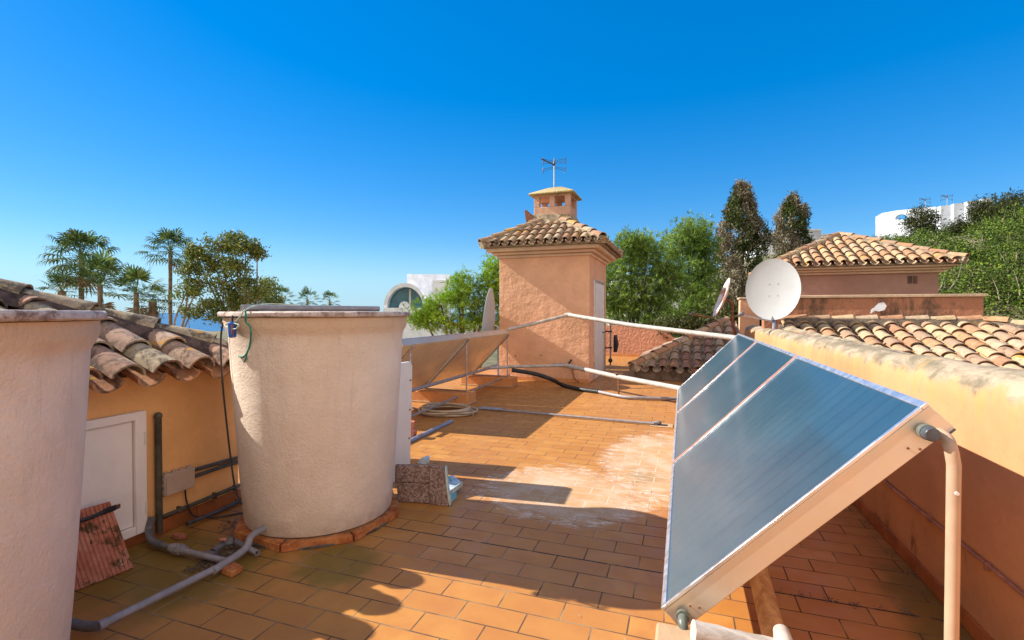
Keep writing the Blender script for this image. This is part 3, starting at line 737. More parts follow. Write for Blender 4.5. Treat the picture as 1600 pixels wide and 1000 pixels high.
# ---- ribbed clay slab leaning on the hatch, with an old iron clamp
def clay_slab():
    b0 = atZ(117, 925, 0); b1 = atZ(209, 888, 0); t1 = atX(172, 783, XW + .10); t0 = atX(112, 806, XW + .10)
    b0.z = b1.z = .004
    ux = (b1 - b0); uz = (t1 - b1); n = ux.cross(uz).normalized()
    if n.x < 0: n = -n
    t = thing('clay_slab', (b0 + b1) / 2, 'ribbed red clay slab leaning against the white hatch', 'clay slab')
    t0 = b0 + uz
    MB().prism([b0, b1, t1, t0], -n * .045).build('slab', MT['clay'], t, bevel=.004)
    hk = MB()
    ln = ux.length
    k = 13
    rb = MB()
    for i in range(k):
        p = b0 + ux * ((i + .5) / k); rb.obox(p + uz * .5 + n * .0025, ux / k * .36, uz * .497, n * .0025)
    rb.build('ribs', MT['clay'], t, smooth=False)
    c = thing('iron_clamp', t0, 'dark rusty iron clamp resting across the top of the clay slab', 'clamp')
    e0 = atX(113, 818, XW + .125) + n * .012; e1 = atX(182, 793, XW + .125) + n * .012
    MB().tube(smoothline([e0, e0 + (e1 - e0) * .35 + V(0, 0, -.006), e0 + (e1 - e0) * .7, e1], 5), [.011] * 15 + [.012], 7).build('bar', MT['black'], c)
    d = (e1 - e0).normalized()
    MB().obox(e0 + (e1 - e0) * .82, d * .035, V(0, 0, .017), n * .012).build('jaw', MT['black'], c, bevel=.005)
    MB().obox(e0 + d * .012, d * .022, V(0, 0, .024), n * .014).build('jaw', MT['black'], c, bevel=.005)
    MB().obox(e1 + d * .002, d * .012, V(0, 0, .013), n * .013).build('nut', MT['rust'], c, bevel=.003)
clay_slab()

# ---- broken foam block and turquoise tray behind the tank
def foam():
    base = atZ(665, 790, 0)
    A = atZ(622, 785, 0); B = atZ(672, 788, 0); Cc = atZ(697, 792, 0); Dd = atZ(722, 760, 0)
    t = thing('foam_block', base, 'dirty pinkish insulation foam shell broken open beside the tank', 'foam shell')
    zt = .31
    n = V(-.33, .94, 0)
    MB().prism([A + V(0, 0, .004), B + V(0, 0, .004), B + V(.005, .01, .165), A + V(-.02, 0, .16)], n * .035).build('lower_panel', MT['styro'], t, bevel=.01)
    MB().prism([A + V(-.03, -.004, .162), B + V(.005, -.004, .167), B + V(-.004, .0, .312), A + V(-.03, 0, .30)], n * .04).build('upper_panel', MT['styro'], t, bevel=.01)
    P = [B + V(.004, -.012, .002), Cc + V(.012, 0, .0), Cc + V(.022, .01, .02), Cc + V(-.006, .012, .15), Cc + V(-.026, .02, .30), B + V(-.002, -.012, .318)]
    MB().prism(P, n * .03).build('corner_panel', MT['styro'], t, bevel=.008)
    E = [Cc + V(.023, .011, .0), Cc + V(.034, .02, .02), Cc + V(.006, .024, .15), Cc + V(-.014, .03, .303), Cc + V(-.024, .021, .301), Cc + V(-.005, .013, .15)]
    MB().prism(E, n * .06).build('broken_edge', MT['foam_pale'], t, bevel=.003)
    t = thing('plastic_tray', Cc, 'cracked turquoise plastic tray lying open behind the foam shell', 'tray')
    F0 = atZ(698, 776, .03); F1 = atZ(723, 757, .07); F2 = atZ(708, 744, .10); F3 = atZ(684, 750, .09)
    MB().prism([F0, F1, F2, F3], V(0, 0, .012)).build('base', MT['tray_pale'], t, bevel=.004)
    MB().prism([F0 + V(0, 0, -.01), F1 + V(0, 0, -.01), F1 + V(.0, -.004, .035), F0 + V(0, -.004, .03)], V(.006, -.014, 0)).build('rim', MT['foam_pale'], t, bevel=.003)
    MB().prism([atZ(699, 790, .003), atZ(714, 777, .003), atZ(713, 768, .04), atZ(699, 776, .05)], V(-.004, .01, 0)).build('side', MT['tray'], t, bevel=.003)
    MB().tube(smoothline([atZ(690, 752, .10), atZ(694, 745, .12), atZ(702, 746, .12), atZ(706, 752, .09)], 6), .007, 7).build('handle', MT['tray'], t)
    s = atZ(655, 787, 0) + V(0, .05, .31)
    tag(MB().prism([s + V(-.05, 0, 0), s + V(.03, -.01, 0), s + V(.035, 0, .04), s + V(.02, .01, .055), s + V(-.01, 0, .045)], V(.01, .05, 0)).build('plastic_scrap', MT['tray_pale'], loc=s, bevel=.002), 'crumpled clear plastic scrap on top of the foam shell', 'plastic scrap')
foam()
# white board leaning on the back of the tank
wb0 = V(-2.48, 3.86, .003)
t = thing('white_board', wb0, 'tall white board standing upright against the tank side', 'board')
MB().prism([V(-2.50, 3.66, .003), V(-2.50, 4.06, .003), V(-2.47, 4.06, 1.03), V(-2.47, 4.03, 1.075), V(-2.47, 3.66, 1.085)], V(.045, 0, 0)).build('panel', MT['white_paint'], t, bevel=.008)
for q in (.35, .62, .9): MB().tube([V(-2.456 + .03 * q - .0 , 4.02, q), V(-2.445 + .03 * q, 4.02, q)], .007, 8).build('screw', MT['rust'], t)
t = thing('spare_board', V(-3.05, 4.25, .003), 'second board leaning behind the round tank, showing by its shadow', 'board')
MB().prism([V(-3.05, 4.06, .003), V(-3.05, 4.45, .003), V(-3.0, 4.45, 1.0), V(-3.0, 4.06, 1.0)], V(.03, 0, 0)).build('panel', MT['white_paint'], t, bevel=.006)

# ================================================================== SOLAR COLLECTORS
CL, CW = 2.045, 1.275
sl = R(45.6); cS, sS = math.cos(sl), math.sin(sl)
def cp(o, u, v, w): return o + V(v * cS - w * sS, u, v * sS + w * cS)
def collector(o, label, group):
    t = thing('solar_collector', o, label, 'solar collector', group)
    def bx(mb, u0, u1, v0, v1, w0, w1):
        vs = [cp(o, u, v, w) for w in (w0, w1) for v in (v0, v1) for u in (u0, u1)]
        mb.add(vs, [(0, 1, 3, 2), (4, 6, 7, 5), (0, 4, 5, 1), (2, 3, 7, 6), (0, 2, 6, 4), (1, 5, 7, 3)]); return mb
    bx(MB(), 0, CL, 0, CW, -.105, -.004).build('casing', MT['casing'], t, bevel=.003)
    bx(MB(), .02, CL - .02, .02, CW - .02, -.111, -.1055).build('back_sheet', MT['backsheet'], t, smooth=False)
    g = bx(MB(), .013, CL - .013, .022, CW - .022, -.0035, .003).build('glass', MT['glass'], t, smooth=False)
    fr = MB(); f = .024
    bx(fr, -.003, CL + .003, -.003, f, -.003, .010); bx(fr, -.003, CL + .003, CW - f, CW + .003, -.003, .010)
    bx(fr, -.003, .014, f + .0005, CW - f - .0005, -.003, .010); bx(fr, CL - .014, CL + .003, f + .0005, CW - f - .0005, -.003, .010)
    fr.build('frame', MT['alu'], t, bevel=.002)
    for v in (.055, CW - .075):
        for (u0, u1) in ((-.012, .0), (CL, CL + .012)):
            MB().tube([cp(o, u0, v, -.055), cp(o, u1, v, -.055)], .017, 12).build('pipe_stub', MT['black'], t)
    for v in (.10, .125, CW - .13, CW - .155):
        MB().tube([cp(o, -.0045, v, -.05 - (v % .05)), cp(o, .001, v, -.05 - (v % .05))], .0045, 8).build('rivet', MT['rust'], t)
    return t
c0 = collector(V(-.073, 2.11, .30), 'nearest blue grey solar collector of the right row, largest in view', 'solar collectors of the right row')
labs = ['middle solar collector of the right row beside the parapet', 'farthest solar collector of the right row where the white pipes end']
RC = [c0]
for i, lb in enumerate(labs):
    c = copy_tree(c0); c.location = (-.073, 2.11 + (i + 1) * 2.085, .30); c['label'] = lb; RC.append(c)
for i, (yy, lb) in enumerate(((5.50, 'near collector of the left row, its brown back towards us, next to the tank'), (7.58, 'far collector of the left row, its brown back towards us, next to the tower'))):
    c = copy_tree(c0); c.location = (-4.39, yy, .275); c['label'] = lb; c['group'] = 'solar collectors of the left row'
# joint covers between collectors
for i, lb in enumerate(('pinkish sealing strip between the near and middle collectors', 'pinkish sealing strip between the middle and far collectors')):
    o = V(-.073, 2.11 + (i + 1) * 2.085 - .030, .30); mb = MB()
    tag(mb.tube([cp(o, .010, .0, .003), cp(o, .010, CW + .004, .003)], .0135, 8).build('sealing_strip', MT['pink_paint'], loc=o), lb, 'strip')

# ---- stands: sloped rail, upright and foot under each joint
def stand(x0, z0, y, label, group, foot=.2):
    o = V(x0, y, z0); t = thing('collector_stand', V(x0, y, foot), label, 'stand', group)
    MB().pipe(cp(o, 0, .04, -.13), cp(o, 0, CW - .02, -.13), .014, 8).build('sloped_rail', MT['steel'], t)
    tpt = cp(o, 0, CW - .05, -.13); xx = cp(o, 0, CW, -.02).x
    MB().tube(smoothline([cp(o, 0, CW - .01, -.09), V(xx + .012, y, tpt.z - .02), V(xx + .015, y, tpt.z - .10), V(xx + .015, y, foot)], 5), .013, 8).build('upright', MT['steel'], t)
    MB().pipe(V(cp(o, 0, .05, -.13).x, y, foot + .012), V(xx + .02, y, foot + .012), .011, 8).build('foot_rail', MT['steel'], t)
ys = (5.75, 7.555, 9.60)
for y_, lb in zip(ys, ('steel stand under the left row hidden beside the tank', 'steel stand under the middle joint of the left row', 'steel stand at the tower end of the left row')):
    stand(-4.39, .275, y_, lb, 'stands of the left row')
for y_, lb in ((4.182, 'steel stand under the nearer joint of the right row'), (6.267, 'steel stand under the farther joint of the right row'), (8.2, 'steel stand at the far end of the right row')):
    stand(-.073, .30, y_, lb, 'stands of the right row', .14)
def block(x0, y0, x1, y1, z, label, m='plinth', group=None, b=.012):
    t = thing('concrete_block', V((x0 + x1) / 2, (y0 + y1) / 2, 0), label, 'block', group)
    MB().box(x0, y0, .003, x1, y1, z).build('block', MT[m], t, bevel=b)
    MB().box(x0 - .012, y0 - .012, .003, x1 + .012, y1 + .012, .03).build('base_fillet', MT['plinth_pale'], t, bevel=.004)
block(-4.46, 7.36, -3.36, 7.72, .195, 'orange painted block under the left row, behind the hose coil', 'plinth', 'orange blocks under the left row')
block(-4.46, 9.42, -3.30, 9.78, .195, 'orange painted block under the left row, next to the tower', 'plinth', 'orange blocks under the left row')
block(-4.46, 5.6, -3.7, 5.9, .195, 'orange painted block under the left row, hidden behind the tank', 'plinth', 'orange blocks under the left row')
for y_, lb in ((4.05, 'orange block under the right row where the nearer joint is'), (6.15, 'orange block under the right row at the farther joint'), (8.05, 'orange block under the far end of the right row')):
    block(.02, y_, .78, y_ + .26, .135, lb, 'plinth', 'orange blocks under the right row')
# bottom brackets on the outer edge of the right row
for y_, lb in ((3.35, 'rusty bracket under the near collector edge'), (4.95, 'rusty bracket under the middle collector edge'), (6.9, 'rusty bracket under the far collector edge')):
    o = V(-.073, y_, .30); tag(MB().obox(cp(o, 0, -.012, -.05), V(.006, 0, 0), V(0, .035, 0), V(0, 0, .045)).build('bracket', MT['rust'], loc=o, bevel=.003), lb, 'bracket')

# ---- near end fittings of the right row
E0 = V(-.073, 2.11, .30)
t = thing('end_cap', cp(E0, 0, CW - .075, -.055), 'dark screw cap on the upper pipe of the nearest collector', 'pipe cap')
k = cp(E0, 0, CW - .075, -.055)
MB().tube([k + V(0, -.012, 0), k + V(0, -.04, 0)], [.027, .027], 16).build('collar', MT['green_pvc'], t)
MB().tube([k + V(0, -.041, 0), k + V(0, -.068, 0), k + V(0, -.072, 0)], [.025, .024, .021], 16).build('plug', MT['conduit'], t)
k = cp(E0, 0, .055, -.055)
t = thing('elbow_fitting', k, 'grey green elbow fitting at the lower corner of the nearest collector', 'pipe fitting')
k2 = k + V(.01, -.05, -.02)
MB().tube([k + V(0, -.012, 0), k + V(0, -.03, 0)], .025, 16).build('collar', MT['green_pvc'], t)
MB().tube(smoothline([k + V(0, -.02, 0), k + V(.0, -.055, -.012), k + V(.015, -.075, -.045), k + V(.075, -.085, -.062)], 6), .019, 14).build('elbow', MT['green_pvc'], t)
MB().tube([k + V(.035, -.08, -.054), k + V(.07, -.085, -.062)], .025, 12).build('nut', MT['green_pvc'], t)
# whitewashed log, block, leaning post, pipe end
L0 = atD(1083, 987, 1.86); L1 = atD(1290, 1035, 1.80)
t = thing('lagged_pipe', L0, 'cracked whitewashed thick pipe lagging running off the lower corner of the nearest collector', 'lagged pipe')
n = 12; pts = [L0 + (L1 - L0) * (i / (n - 1)) for i in range(n)]
MB().tube(pts, [.040 + random.uniform(-.002, .002) for _ in pts], 18).build('lagging', MT['birch'], t)
B0 = atD(1062, 992, 1.93)
block(B0.x - .09, B0.y - .24, B0.x + .075, B0.y + .03, B0.z + .02, 'peeling pale block at the lower corner of the nearest collector', 'plinth_pale', None, .012)
t = thing('timber_post', atZ(1213, 1012, 0), 'varnished round timber post propping the nearest collector', 'post')
pb = atZ(1216, 1018, 0); pt = atD(1178, 868, 2.62)
MB().tube([pb, pb + (pt - pb) * .5, pt], [.056, .052, .048], 16).build('pole', MT['wood'], t)
w0 = atD(1222, 990, 1.84)
t = thing('pipe_socket', w0, 'short white pipe socket beside the foot of the timber post', 'pipe socket')
MB().tube([w0 + V(0, .02, .0), w0 + V(0, -.03, -.01), w0 + V(.01, -.12, -.06)], [.028, .033, .03], 14).build('socket', MT['pipe_white'], t)
# painted support tube at the right
tp = cp(E0, 0, CW - .02, -.10)
xs_ = atY(1490, 760, 2.06).x
t = thing('support_tube', V(xs_, 2.06, 0), 'tall beige painted support tube under the upper corner of the nearest collector', 'support tube')
MB().tube(smoothline([V(tp.x - .055, 2.16, tp.z + .0), V(tp.x - .015, 2.10, tp.z - .022), V(xs_ - .008, 2.065, tp.z - .052), V(xs_, 2.06, tp.z - .11)], 6) + [V(xs_, 2.06, .5), V(xs_, 2.06, .004)], .0200, 18).build('tube', MT['pipe_beige'], t)
MB().tube([V(xs_, 2.041, tp.z - .2), V(xs_, 2.034, tp.z - .2)], .006, 8).build('screw', MT['white_paint'], t)
ang = MB(); q = cp(E0, 0, CW + .004, -.06)
MB().obox(cp(E0, -.006, CW - .03, -.108), V(cS, 0, sS) * .026, V(0, .004, 0), V(-sS, 0, cS) * .004).build('angle_plate', MT['conduit'], t)

# ================================================================== PIPES OVER THE TERRACE
topL = V(-3.46, 9.60, 1.19); topR = cp(V(-.073, 8.33, .30), 0, CW - .06, -.04)
mid = atD(888, 492, 10.5)
def long_pipe(name, pts, r, m, label, cat='pipe', seg=12, loc=None):
    return tag(MB().tube(pts, r, seg).build(name, MT[m], loc=loc if loc is not None else pts[0]), label, cat)
t = thing('upper_pipe', mid, 'upper white pipe bridging from the left collectors past the tower to the right ones', 'pipe')
MB().tube([topL, topL + (mid - topL) * .5 + V(0, 0, -.012), mid], .034, 12).build('pipe', MT['pipe_white'], t)
MB().tube([mid, mid + (topR - mid) * .45 + V(0, 0, -.03), topR], .042, 12).build('pipe', MT['pipe_white'], t)
MB().tube([mid + V(-.08, 0, -.01), mid, mid + V(.08, -.02, -.01)], .05, 12).build('joint', MT['pipe_white'], t)
botR = cp(V(-.073, 8.33, .30), 0, .055, -.05)
lm = atD(884, 571, 10.35); l1 = atD(800, 573, 9.75); l2 = atD(765, 575, 9.4); l0 = atD(636, 612, 6.6)
t = thing('lower_pipe', lm, 'lower white pipe running in front of the tower foot to the right collectors', 'pipe')
MB().tube([l2, l1, lm], .030, 12).build('pipe', MT['pipe_white'], t)
MB().tube([lm, lm + (botR - lm) * .5 + V(0, 0, -.015), botR], .046, 12).build('pipe', MT['pipe_white'], t)
MB().tube([lm + V(-.28, -.03, 0), lm + V(.04, 0, .0)], .042, 12).build('joint', MT['pvc'], t)
l2b = V(-3.52, 5.3, atX(636, 612, -3.52).z)
MB().tube([l2b, (l2 + l2b) / 2 + V(0, 0, .0), l2], .027, 12).build('pipe', MT['pvc'], t)
pp = lm + (botR - lm) * .52
t = thing('pipe_prop', V(pp.x, pp.y, 0), 'thin rusty prop holding up the lower white pipe', 'prop')
MB().pipe(V(pp.x, pp.y, .003), V(pp.x, pp.y, pp.z - .04), .016, 8).build('rod', MT['rust'], t)
MB().box(pp.x - .09, pp.y - .03, pp.z + .042, pp.x + .09, pp.y + .03, pp.z + .056).build('saddle', MT['rust'], t, bevel=.003)
hp = [atD(800, 578, 9.6), atD(835, 584, 9.7), atD(860, 592, 9.65), atZ(880, 602, .05), atZ(905, 608, .04), atZ(935, 612, .04), atZ(975, 620, .04), atZ(1010, 622, .04), atZ(1055, 623, .04), atZ(1090, 621, .04)]
tag(MB().tube(smoothline(hp[:6], 6), .042, 10).build('black_hose', MT['black'], loc=hp[3]), 'thick black insulated hose sagging across in front of the tower', 'hose')
tag(MB().tube(smoothline(hp[5:], 6), .030, 10).build('grey_hose', MT['pvc'], loc=hp[6]), 'grey hose lying on the floor under the lower white pipe', 'hose')
tag(MB().tube([atZ(796, 586, .19), atZ(636, 653, .10)], .018, 8).build('diagonal_pipe', MT['pvc'], loc=hp[3]), 'thin grey pipe slanting across below the left collectors', 'pipe')
g0 = atZ(756, 638, .03); g1 = atZ(1022, 662, .03)
t = thing('floor_conduit', g0, 'straight grey conduit across the open terrace floor to the drain', 'conduit')
MB().pipe(g0, g1, .017, 10).build('tube', MT['pvc'], t)
MB().pipe(g0 + V(-.05, 0, 0), g0 + V(.32, -.01, 0), .026, 10).build('sleeve', MT['pvc_blue'], t)
MB().tube(smoothline([g0, g0 + V(-.12, -.06, 0), g0 + V(-.22, -.25, 0)], 4), .017, 10).build('bend', MT['pvc'], t)
h0 = atZ(706, 658, .02); h1 = atZ(622, 698, .02)
tag(MB().pipe(h0, h1, .026, 10).build('floor_conduit', MT['pvc_blue'], loc=h0), 'bluish conduit on the floor in front of the hose coil', 'conduit')
dr = atZ(1032, 665, 0)
t = thing('floor_drain', dr, 'small broken floor drain at the end of the grey conduit', 'drain')
MB().box(dr.x - .13, dr.y - .11, .003, dr.x + .16, dr.y + .12, .009).build('surround', MT['plinth_pale'], t, smooth=False)
MB().box(dr.x - .05, dr.y - .05, .0095, dr.x + .09, dr.y + .04, .013).build('hole', MT['black'], t, smooth=False)
MB().tube([dr + V(-.1, -.02, .03), dr + V(-.02, -.01, .05), dr + V(.0, .01, .03)], .022, 8).build('stub', MT['pvc'], t)
# coiled hose
hc = atZ(697, 646, 0)
pts = []
for i in range(8 * 24 + 1):
    a = 2 * PI * i / 24; q = i / 24; k_ = int(q); u_ = q - k_; u_ = u_ * u_ * (3 - 2 * u_)
    L_ = [(.44, .38, 0, 0), (.36, .31, .06, .02), (.41, .36, -.05, .03), (.33, .27, .02, -.03), (.45, .33, .03, .05), (.38, .36, -.06, -.02), (.30, .30, .05, .03), (.42, .30, -.02, -.05), (.36, .33, .04, 0), (.4, .3, 0, 0)]
    e_ = [L_[k_][j] * (1 - u_) + L_[k_ + 1][j] * u_ for j in range(4)]
    pts.append(V(hc.x + e_[2] + e_[0] * math.cos(a), hc.y + e_[3] + e_[1] * math.sin(a), .016 + .011 * q + .008 * math.sin(a * 1.5 + q)))
tag(MB().tube(pts, .014, 8).build('hose_coil', MT['hose'], loc=hc), 'coiled beige garden hose lying in front of the left collectors', 'hose')
tag(MB().tube(smoothline([hc + V(-.35, -.1, .03), hc + V(-.6, .1, .02), hc + V(-.9, .25, .02), hc + V(-1.1, .1, .02), hc + V(-1.3, .2, .02)], 6), .012, 8).build('loose_cable', MT['conduit'], loc=hc), 'dark loose cable between the hose coil and the tank', 'cable')
ck = atZ(640, 684, 0)
tag(MB().tube([ck + V(-.02, .02, .004), ck + V(-.02, .02, .09), ck + V(-.015, .02, .12), ck + V(-.01, .02, .2)], [.09, .10, .06, .065], 14).build('clay_pot', MT['clay'], loc=ck), 'small terracotta pot peeking out behind the white board', 'pot')

# ================================================================== TOWER
TX0, TX1, TY0, TY1, TZ = -4.02, -1.93, 10.58, 13.02, 2.82
def tower():
    t = thing('stair_tower', ((TX0 + TX1) / 2, (TY0 + TY1) / 2, 0), 'square pink stair tower with tiled hip roof in the middle of the terrace', 'tower')
    MB().box(TX0, TY0, .003, TX1, TY1, TZ).build('wall', MT['tower'], t, smooth=False, bevel=.012)
    c = MB()
    for (z0, z1, e) in ((TZ - .03, TZ + .035, .05), (TZ + .036, TZ + .10, .13), (TZ + .101, TZ + .19, .24)):
        c.box(TX0 - e, TY0 - e, z0, TX1 + e, TY1 + e, z1)
    c.build('cornice', MT['cornice'], t, bevel=.018)
    rf, ra, rb = hip_roof(t, TX0 - .33, TY0 - .33, TX1 + .33, TY1 + .33, TZ + .225, .55, MT['tile_tower'], MT['mortar_pale'], .205)
    # chimney on the peak
    x0, x1, y0, y1 = -3.42, -2.53, 11.36, 12.16
    ch = MB().box(x0, y0, 3.3, x1, y1, 4.08).build('chimney', MT['chimney'], rf, bevel=.01)
    mb = MB(); w = .13
    for (a, b) in ((x0, y0), (x1 - w, y0), (x0, y1 - w), (x1 - w, y1 - w), ((x0 + x1) / 2 - w / 2, y0), ((x0 + x1) / 2 - w / 2, y1 - w)):
        MB().box(a, b, 4.081, a + w, b + w, 4.33).build('chimney_post', MT['chimney'], rf, bevel=.006)
    MB().box(x0 + .005, y0 + .005, 4.331, x1 - .005, y1 - .005, 4.37).build('chimney_lintel', MT['chimney'], rf)
    e = .11; zz = 4.372; q = [V(x0 - e, y0 - e, zz), V(x1 + e, y0 - e, zz), V(x1 + e, y1 + e, zz), V(x0 - e, y1 + e, zz)]
    q2 = [p + V(0, 0, .035) for p in q]; cx, cy = (x0 + x1) / 2, (y0 + y1) / 2
    q3 = [V(cx - .16, cy - .12, zz + .23), V(cx + .16, cy - .12, zz + .24), V(cx + .16, cy + .12, zz + .23), V(cx - .16, cy + .12, zz + .24)]
    MB().add(q + q2 + q3, [(3, 2, 1, 0)] + [(i + s, (i + 1) % 4 + s, (i + 1) % 4 + 4 + s, i + 4 + s) for s in (0, 4) for i in range(4)] + [(8, 9, 10, 11)]).build('chimney_cap', MT['mosscap'], rf, bevel=.012)
    fl = MB(); e = .12
    fl.add([(x0 - e, y0 - e, 3.45), (x1 + e, y0 - e, 3.45), (x1 + e, y1 + e, 3.45), (x0 - e, y1 + e, 3.45), (x0 - .02, y0 - .02, 3.93), (x1 + .02, y0 - .02, 3.86), (x1 + .02, y1 + .02, 3.9), (x0 - .02, y1 + .02, 3.9)],
           [(0, 1, 5, 4), (1, 2, 6, 5), (2, 3, 7, 6), (3, 0, 4, 7), (4, 5, 6, 7), (3, 2, 1, 0)])
    fl.build('chimney_flashing', MT['mortar_pale'], rf, bevel=.01)
    # door in the right hand face
    X = TX1; d0, d1 = 11.10, 12.48
    MB().box(X + .001, d0 + .06, .01, X + .02, d1 - .06, 2.24).build('door', MT['white_paint'], t, bevel=.004)
    for z0_, z1_ in ((.12, .98), (1.12, 2.12)): MB().box(X + .021, d0 + .2, z0_, X + .028, d1 - .2, z1_).build('door_panel', MT['white_paint'], t, bevel=.004)
    f = MB(); f.box(X + .001, d0, .01, X + .035, d0 + .058, 2.30); f.box(X + .001, d1 - .058, .01, X + .035, d1, 2.30); f.box(X + .001, d0 + .059, 2.242, X + .035, d1 - .059, 2.30)
    f.build('door_frame', MT['alu'], t, bevel=.004)
    hd = MB(); hd.tube([(X + .02, d1 - .14, 1.05), (X + .07, d1 - .14, 1.05), (X + .07, d1 - .26, 1.05)], .012, 8); hd.build('door_handle', MT['black'], t)
    sk = MB(); sk.box(TX0 - .014, TY0 - .014, .003, TX1 + .002, TY0 - .001, .085); sk.build('skirting', MT['plinth'], t, smooth=False)
    # cable stub on the front face and little wall anchors
    for (px, py) in ((765, 557), (806, 556), (846, 555), (897, 577)):
        p = atY(px, py, TY0); MB().tube([p + V(0, .002, 0), p + V(0, -.02, 0)], .014, 8).build('wall_anchor', MT['rust'], t)
tower()
# grey gas-like meter pipes beside the door edge
bx_ = V(TX1 + .10, TY1 - .05, 0)
t = thing('pipe_manifold', bx_, 'black pipe manifold hanging on the door side of the tower', 'pipes')
MB().pipe(V(TX1 + .12, TY1 + .02, .15), V(TX1 + .12, TY1 + .02, 1.25), .022, 8).build('riser', MT['pvc'], t)
for z in (1.05, .62): MB().pipe(V(TX1 + .0, TY1 - .12, z), V(TX1 + .16, TY1 - .0, z), .02, 8).build('branch', MT['black'], t)
MB().tube([V(TX1 + .24, TY1 + .05, .5), V(TX1 + .26, TY1 + .05, .7), V(TX1 + .24, TY1 + .05, .95)], [.05, .07, .045], 8).build('insulated_bundle', MT['black'], t)
MB().sphere((TX1 + .12, TY1 + .0, .28), .06, 8, 6).build('valve_box', MT['black'], t)
# thin black cable curling on the tower front
tag(MB().tube(smoothline([atY(888, 566, TY0 - .03), atY(894, 578, TY0 - .03), atY(897, 590, TY0 - .04), atY(905, 597, TY0 - .04)], 6), .012, 7).build('tower_cable', MT['rust']), 'thin brown cable curling down the tower foot by the pipe joint', 'cable')
tag(MB().tube(smoothline([atY(893, 562, TY0 - .06), atY(888, 568, TY0 - .1), atY(880, 573, TY0 - .1)], 4), .02, 7).build('pipe_tap', MT['black'], loc=atY(888, 568, TY0)), 'small black tap on the lower pipe joint in front of the tower', 'tap')

# antenna on the chimney
def antenna(base, h, label, s=1., yaw=0., arms=2):
    t = thing('tv_antenna', base, label, 'antenna', None)
    tp = base + V(0, 0, h); c, n = math.cos(yaw), math.sin(yaw)
    D = lambda a, b, z=0: tp + V(c * a - n * b, n * a + c * b, z)
    MB().pipe(base, tp, .018 * s, 8).build('mast', MT['steel'], t)
    MB().tube([D(-.32 * s, -.1 * s, .12 * s), D(.02, 0, -.02)], [.016 * s, .02 * s], 6).build('boom', MT['conduit'], t)
    g = MB()
    for sg in (-1, 1):
        for z in (-.14, -.09, .05, .1, .15):
            g.pipe(D(0, .02, z * s * .6), D(sg * .26 * s, .05 * s, z * s), .0055 * s, 5)
        for z0, z1 in ((-.2, -.06), (.02, .18)):
            g.tube([D(sg * .27 * s, .05 * s, z0 * s), D(sg * .285 * s, .05 * s, (z0 + z1) / 2 * s), D(sg * .27 * s, .05 * s, z1 * s)], .011 * s, 6)
    g.build('reflector', MT['conduit'], t)
    MB().tube([D(-.02, 0, -.03), D(.0, 0, .03), D(.01, 0, .16 * s)], [.03 * s, .028 * s, .012 * s], 8).build('clamp', MT['conduit'], t)
antenna(V(-3.02, 11.76, 4.58), .62, 'television antenna on a thin mast above the mossy chimney', 1.0, R(15))
f0 = atY(829, 342, 11.3)
t = thing('rusty_lamp', f0, 'small rusty floodlight beside the chimney foot', 'lamp')
MB().prism([f0 + V(-.16, 0, .22), f0 + V(-.13, 0, .23), f0 + V(.06, 0, .06), f0 + V(.02, 0, -.04), f0 + V(-.10, 0, -.10), f0 + V(-.13, 0, .0)], V(.02, .05, 0)).build('hood', MT['rust'], t, bevel=.006)
MB().tube([f0 + V(0, .02, -.02), f0 + V(.1, .03, .0), f0 + V(.14, .03, -.06)], .018, 7).build('arm', MT['steel'], t)

# ================================================================== BACK WALL, LOW ROOF
def backwall():
    y = 17.6
    pts = [(950, 577), (1085, 577), (1084, 548), (1068, 541), (1056, 531), (1048, 522), (1042, 514), (1040, 511), (1000, 509), (950, 508)]
    P = []
    for (a, b) in pts:
        p = atY(a, b, y)
        P.append(V(p.x, y, max(p.z, .003)))
    P[0] = V(-5.0, y, .003); P[-1] = V(-5.0, y, P[-2].z + .02)
    t = thing('end_wall', (-1.5, y, 0), 'rough salmon rendered wall with concave swept end at the back of the terrace', 'wall')
    MB().prism(P, V(0, .22, 0)).build('wall', MT['backwall'], t, smooth=False)
    MB().box(-4.9, y - .014, .003, P[1].x - .1, y - .001, .09).build('skirting', MT['plinth'], t, smooth=False)
backwall()
def lowroof():
    t = thing('low_roof', (0, 13, 0), 'low hipped tile roof rising behind the far end of the right collectors', 'roof')
    x0, y0, z0, m_ = -1.06, 11.55, .22, .50
    W = 4.6; run = 2.1
    C0 = V(x0, y0, z0); k = math.sqrt(1 + m_ * m_)
    mb = MB(); mo = MB()
    tile_plane(mb, C0, V(1, 0, 0), V(0, 1, m_), 2.36, lambda a: min(a, run) * k, .25)
    tile_plane(mb, C0, V(0, 1, 0), V(1, 0, m_), 4.2, lambda a: min(a, 4.2 - a, run) * k, .25)
    top = C0 + V(run, run, m_ * run)
    deck = MB().add([C0, V(x0 + 2.36, y0, z0), V(x0 + 2.36, y0 + run, z0 + m_ * run), top, V(x0, y0 + 4.2, z0), C0 - V(0, 0, .21), V(x0 + 2.36, y0, .008), V(x0 + 2.36, y0 + 4.2, .008), V(x0, y0 + 4.2, .008)],
                    [(0, 1, 2, 3), (0, 3, 4), (3, 2, 7, 4), (5, 6, 1, 0), (6, 7, 2, 1), (8, 5, 0, 4), (7, 8, 4), (5, 8, 7, 6)])
    d = deck.build('roof_base', MT['mortar'], t, smooth=False)
    mb.build('roof_tiles', MT['tile_low'], d)
    cp_ = MB(); hip_caps(cp_, mo, C0 + V(-.05, -.05, .06), top + V(0, 0, .06), .12); cp_.build('hip_tiles', MT['tile_warm'], d); mo.build('mortar_bed', MT['mortar_pale'], d, smooth=False)
lowroof()
pk = atD(1066, 600, 8.9)
